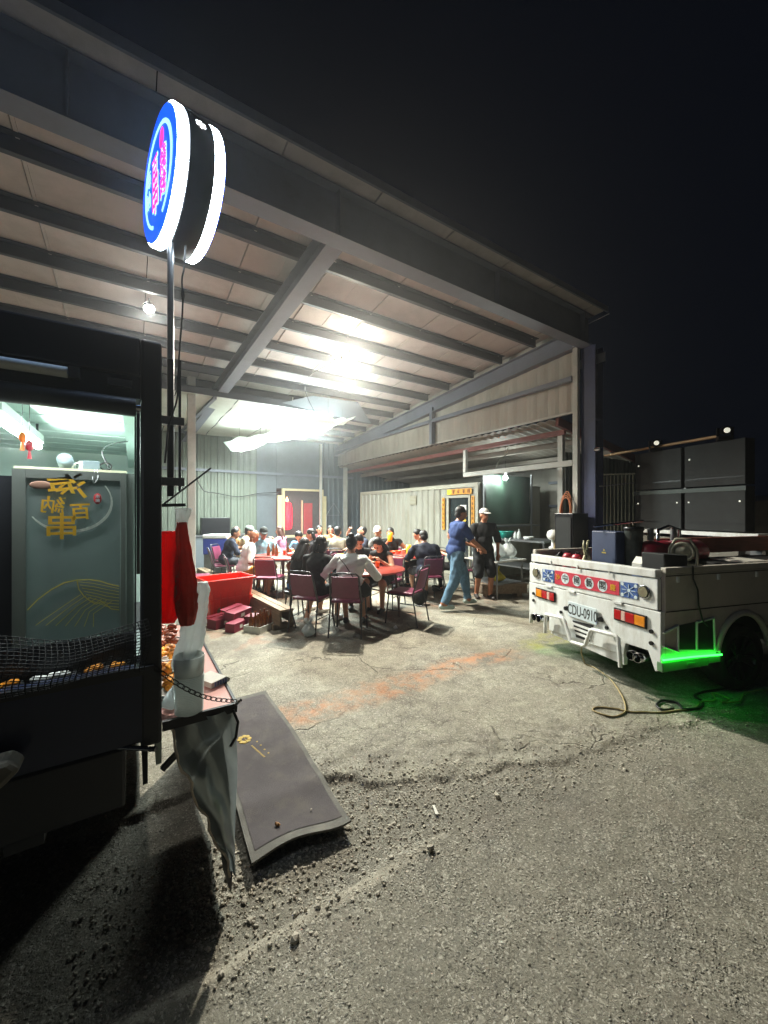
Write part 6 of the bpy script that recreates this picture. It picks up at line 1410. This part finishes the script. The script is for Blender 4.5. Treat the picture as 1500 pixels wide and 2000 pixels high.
# dots on the drum
for k in range(7):
    a = R(20); ce = (0, Rs*1.001*math.cos(a), Rs*1.001*math.sin(a)); 
    da, dx = (0, 0) if k == 6 else (.062*math.cos(R(60*k)), .013*math.sin(R(60*k)))
    ph = R(25) + da; p = Vector((dx, Rs*math.cos(ph), Rs*math.sin(ph))); nrm = Vector((0, p.y, p.z)).normalized()
    MB().cyl(p - nrm*.002, p + nrm*.0025, .0052, n=10).build('lit_dot', M['signdot'], sg)
lamp('sign_face_glow', 'AREA', (.12, 0, 0), 5, (.3, .55, 1), .4, sg, (0, R(-90), 0))
pole = thing('sign_pole', 'thin dark steel pole carrying the round sign beside the truck post', 'pole', (.122, 1.68, 0))
MB().tube([(0, 0, 1.68), (0, 0, 2.20)], .0125, 10).build('lower_tube', M['blackmetal'], pole); MB().tube([(0, 0, 2.201), (0, 0, 2.66)], .0115, 10).build('upper_tube', M['steel'], pole)
MB().tube([(.030, -.012, 1.70), (.030, -.012, 2.2)], .0055, 6).build('side_rod', M['chrome'], pole)
for zz in (1.72, 1.95): box('clamp', M['steel'], pole, -.034, .045, -.022, .022, zz, zz + .03)
tag(MB().tube(spline([(.17, 1.655, 2.64), (.165, 1.65, 2.55), (.158, 1.65, 2.50), (.160, 1.65, 2.40), (.148, 1.655, 2.2), (.142, 1.66, 2.05), (.115, 1.655, 1.95), (.105, 1.63, 1.86), (.10, 1.63, 1.80)]), .0035, 6).build('sign_cable', M['cableblack']), 'black cable hanging from the round sign down its pole', 'cable')
tag(MB().tube([(.160, 1.648, 2.47), (.165, 1.648, 2.445), (.163, 1.648, 2.42), (.157, 1.648, 2.445), (.160, 1.648, 2.47)], .004, 6).build('cable_plug', M['cableblack']), 'black plug loop on the cable below the round sign', 'plug')

# ------------------------------------------------------------------ floor mat
mtb = thing('floor_mat', 'long grey brown floor mat with a gold clover print', 'mat', (.727, 2.64, 0), R(-2))
def mat_z(x, y):
    v = (y + .86)/1.72; z = .012 + .006*math.sin(y*5.5 + x*3)
    z += .028*max(0, 1 - v*7)**2*(.4 + .6*math.sin((x+.24)*7.5)**2) + .012*math.exp(-((v-.22)/.05)**2)
    return z + max(0., float(ground_z(np.array([.727 + x]), np.array([2.64 + y]))[0]))*.9 + (.006 if 1 else 0)
NI, NJ = 19, 60; w2, l2 = .245, .86
def mp(i, j, dz=0):
    u, v = i/(NI-1), j/(NJ-1); x = -w2 + 2*w2*u; y = -l2 + 2*l2*v
    x += .018*math.sin(v*3.1)*(1 if u > .5 else .4); y += .02*math.sin(u*5)*(1-v)
    return (x, y, mat_z(x, y) + dz)
P = [mp(i, j) for i in range(NI) for j in range(NJ)]
b = MB(); b.grid(P, NI, NJ); P2 = [(p[0], p[1], p[2] - .011) for p in P]; b.grid(P2, NI, NJ)
rim = [(i, 0) for i in range(NI)] + [(NI-1, j) for j in range(1, NJ)] + [(i, NJ-1) for i in range(NI-2, -1, -1)] + [(0, j) for j in range(NJ-2, 0, -1)]
b.add([P[i*NJ+j] for i, j in rim] + [P2[i*NJ+j] for i, j in rim], [(k, (k+1) % len(rim), (k+1) % len(rim) + len(rim), k + len(rim)) for k in range(len(rim))]); b.build('rubber_border', M['matborder'], mtb)
b = MB(); idx_ = []
P3 = [mp(i, j, .0025) for i in range(1, NI-1) for j in range(2, NJ-2)]
b.grid(P3, NI-2, NJ-4); b.build('pile', M['matgrey'], mtb)
cl_ = MB(); cx_, cy_ = -.075, .16
for k in range(4):
    g = R(45 + 90*k + 15); 
    for s in (-1, 1): 
        q = g + s*.35; x_, y_ = cx_ + .032*math.cos(q), cy_ + .036*math.sin(q); cl_.ell((x_, y_, mat_z(x_, y_) + .0035), .017, .019, .0012, n=12, m=5)
cl_.tube([(cx_, cy_, mat_z(cx_, cy_) + .0035), (cx_ + .012, cy_ - .05, mat_z(cx_, cy_ - .05) + .0035)], .003, 5); cl_.build('clover_print', M['matgold'], mtb)
b = MB()
for k in range(12):
    y_ = .06 - .014*k; x_ = -.045 + .004*k; b.box(x_ - .006, x_ + .006, y_ - .004, y_ + .004, mat_z(x_, y_) + .0028, mat_z(x_, y_) + .0036)
for k in range(4):
    y_ = .09 - .055*k; x_ = -.005 + .012*k; b.ell((x_, y_, mat_z(x_, y_) + .0035), .007, .008, .001, n=8, m=4)
b.build('small_print', M['matgold'], mtb)

# ------------------------------------------------------------------ stones and gravel
def icos():
    t = (1+5**.5)/2; v = np.array([(-1, t, 0), (1, t, 0), (-1, -t, 0), (1, -t, 0), (0, -1, t), (0, 1, t), (0, -1, -t), (0, 1, -t), (t, 0, -1), (t, 0, 1), (-t, 0, -1), (-t, 0, 1)], float); v /= np.linalg.norm(v[0])
    f = [(0, 11, 5), (0, 5, 1), (0, 1, 7), (0, 7, 10), (0, 10, 11), (1, 5, 9), (5, 11, 4), (11, 10, 2), (10, 7, 6), (7, 1, 8), (3, 9, 4), (3, 4, 2), (3, 2, 6), (3, 6, 8), (3, 8, 9), (4, 9, 5), (2, 4, 11), (6, 2, 10), (8, 6, 7), (9, 8, 1)]
    return v, np.array(f)
IV, IF = icos()
def stones(name, pts, rad, m, kind='stuff'):
    n = len(pts); sc = rad[:, None]*RNG.uniform(.65, 1.25, (n, 3))*np.array([1, 1, .7]); an = RNG.uniform(0, 6.28, n)
    v = IV[None]*(1 + RNG.uniform(-.18, .18, (n, 12, 1)))*sc[:, None, :]; c, s = np.cos(an)[:, None], np.sin(an)[:, None]
    x = v[..., 0]*c - v[..., 1]*s; y = v[..., 0]*s + v[..., 1]*c
    z = v[..., 2] + ground_z(pts[:, 0], pts[:, 1])[:, None] + (rad*.32)[:, None]
    V_ = np.stack([x + pts[:, :1], y + pts[:, 1:2], z], -1).reshape(-1, 3); F_ = (IF[None] + (np.arange(n)*12)[:, None, None]).reshape(-1, 3)
    me_ = bpy.data.meshes.new(name); me_.vertices.add(len(V_)); me_.vertices.foreach_set('co', V_.ravel()); me_.loops.add(F_.size); me_.loops.foreach_set('vertex_index', F_.ravel())
    me_.polygons.add(len(F_)); me_.polygons.foreach_set('loop_start', np.arange(0, F_.size, 3)); me_.polygons.foreach_set('loop_total', np.full(len(F_), 3)); me_.polygons.foreach_set('use_smooth', np.zeros(len(F_), bool)); me_.update(); me_.validate()
    me_.materials.append(m); o_ = bpy.data.objects.new(name, me_); COL.objects.link(o_)
    if kind: o_['kind'] = kind
    return o_
pts = []; rad = []
def scatter(n, u0, u1, v0, v1, r0, r1, w):
    u = RNG.uniform(u0, u1, n*4); v = RNG.uniform(v0, v1, n*4); k = RNG.random(n*4) < w(u, v); u, v = u[k][:n], v[k][:n]
    pts.append(np.stack([u, v], 1)); rad.append(r0 + (r1-r0)*RNG.random(len(u))**3)
scatter(2600, -.2, 1.5, 1.35, 2.35, .002, .009, lambda u, v: np.clip(1 - np.abs(v-1.75)/.5, 0, 1)*np.clip(1.6-u, 0, 1))
scatter(2600, .8, 4.2, .8, 2.6, .002, .008, lambda u, v: np.exp(-((v-edge(u)+.02)/.16)**2))
scatter(1800, .9, 2.4, 1.3, 2.3, .002, .007, lambda u, v: np.exp(-((v-edge(u)+.2)/.25)**2))
scatter(2200, -.3, 4.0, .4, 2.0, .0012, .006, lambda u, v: np.ones_like(u)*.8)
scatter(500, .5, 4.5, 2.2, 4.0, .002, .006, lambda u, v: np.ones_like(u)*.6)
scatter(420, .1, 1.5, 1.35, 2.3, .006, .014, lambda u, v: np.clip(1 - np.abs(v-1.75)/.45, 0, 1)*np.clip(1.6-u, 0, 1))
scatter(260, .9, 4.0, .9, 2.3, .005, .012, lambda u, v: np.exp(-((v-edge(u)+.06)/.2)**2))
g_ = stones('gravel', np.concatenate(pts), np.concatenate(rad), M['stone'])
def one_stone(U, V, r, label, m, dz=0): o_ = stones('stone', np.array([[U, V]]), np.array([r]), m, None); o_.location.z = dz; tag(o_, label, 'stone'); return o_
one_stone(.617, 1.935, .016, 'brown stone lying on the floor mat', M['brownstone'], .060)
one_stone(1.206, 1.44, .028, 'largest loose stone on the asphalt before the broken slab', M['stone'], .006)
one_stone(.80, 1.94, .008, 'small pale stone near the right edge of the mat', M['stone'], .058)
one_stone(1.75, 1.50, .024, 'lump of broken concrete below the slab edge', M['stone'])
one_stone(.52, 1.42, .02, 'dark stone at the lower left of the gravel strip', M['stone'])
st2 = thing('wood_chip', 'pale wood chip lying on the gravel', 'wood chip', gp(1.384, 1.615, .006), R(70)); MB().prism([(-.035, -.007), (.03, -.010), (.036, .004), (-.03, .010)], -.004, .005, axis='z').build('chip', M['paper'], st2)
st2 = thing('litter_scrap', 'small pale paper scrap on the asphalt in the foreground', 'litter', gp(.42, 1.13, .004), R(40)); MB().prism([(-.016, -.006), (.016, -.006), (.015, .006), (-.015, .006)], -.002, .003, axis='z').build('scrap', M['cablebeige'], st2)
tis = lumpy_bag('tissue', .07, .05, .025, 99, M['whiteplastic'], False); U, V = yard(.16, 5.38); tis.location = (U, V, .001); tag(tis, 'crumpled white tissue on the floor by the empty chair', 'tissue')

# ------------------------------------------------------------------ smoky night air
hz = MB().box(-75, 75, -75, 75, -1.1, 5.6).build('haze', M['glass']); hz['kind'] = 'stuff'
hm_ = bpy.data.materials.new('smoky_air'); hm_.use_nodes = True; n_ = hm_.node_tree.nodes; n_.remove(n_['Principled BSDF'])
pv = n_.new('ShaderNodeVolumePrincipled'); pv.inputs['Color'].default_value = (.9, .93, .95, 1); pv.inputs['Density'].default_value = .0040; pv.inputs['Anisotropy'].default_value = .82
hm_.node_tree.links.new(pv.outputs[0], n_['Material Output'].inputs['Volume']); hz.data.materials.clear(); hz.data.materials.append(hm_)

# ------------------------------------------------------------------ loose wiring under the roof
tag(MB().tube(spline([(3.40, 6.42, 4.68), (3.2, 6.9, 4.50), (3.05, 7.5, 4.42), (3.2, 8.1, 4.30), (3.45, 8.2, 3.9), (3.5, 8.0, 3.62)]), .007, 6).build('lamp_cable', M['cableblack']), 'sagging black cable from the flood light to the tube lights', 'cable')
tag(MB().tube(spline([(3.15, 8.75, 4.30), (3.12, 8.78, 4.0), (3.2, 8.8, 3.75), (3.16, 8.85, 3.62)]), .008, 6).build('white_wire', M['whiteplastic']), 'white wire hanging from the ceiling edge to the tubes', 'wire')
tag(MB().tube(spline([(1.12, 8.95, 2.35), (1.5, 10.5, 2.15), (2.2, 12.9, 2.2), (2.9, 13.15, 2.12), (3.6, 13.2, 2.25), (4.28, 13.1, 2.3)]), .012, 6).build('wall_cable', M['cableblack']), 'black cable sagging along the rear wall to the red window', 'cable')
tag(MB().tube(spline([(6.46, 5.6, 2.44), (6.6, 5.62, 2.7), (6.9, 5.66, 2.9), (6.95, 5.66, 3.09)]), .010, 6).build('grey_hose', M['greymachine']), 'grey hose bending up from the header rail to the lean-to', 'hose')
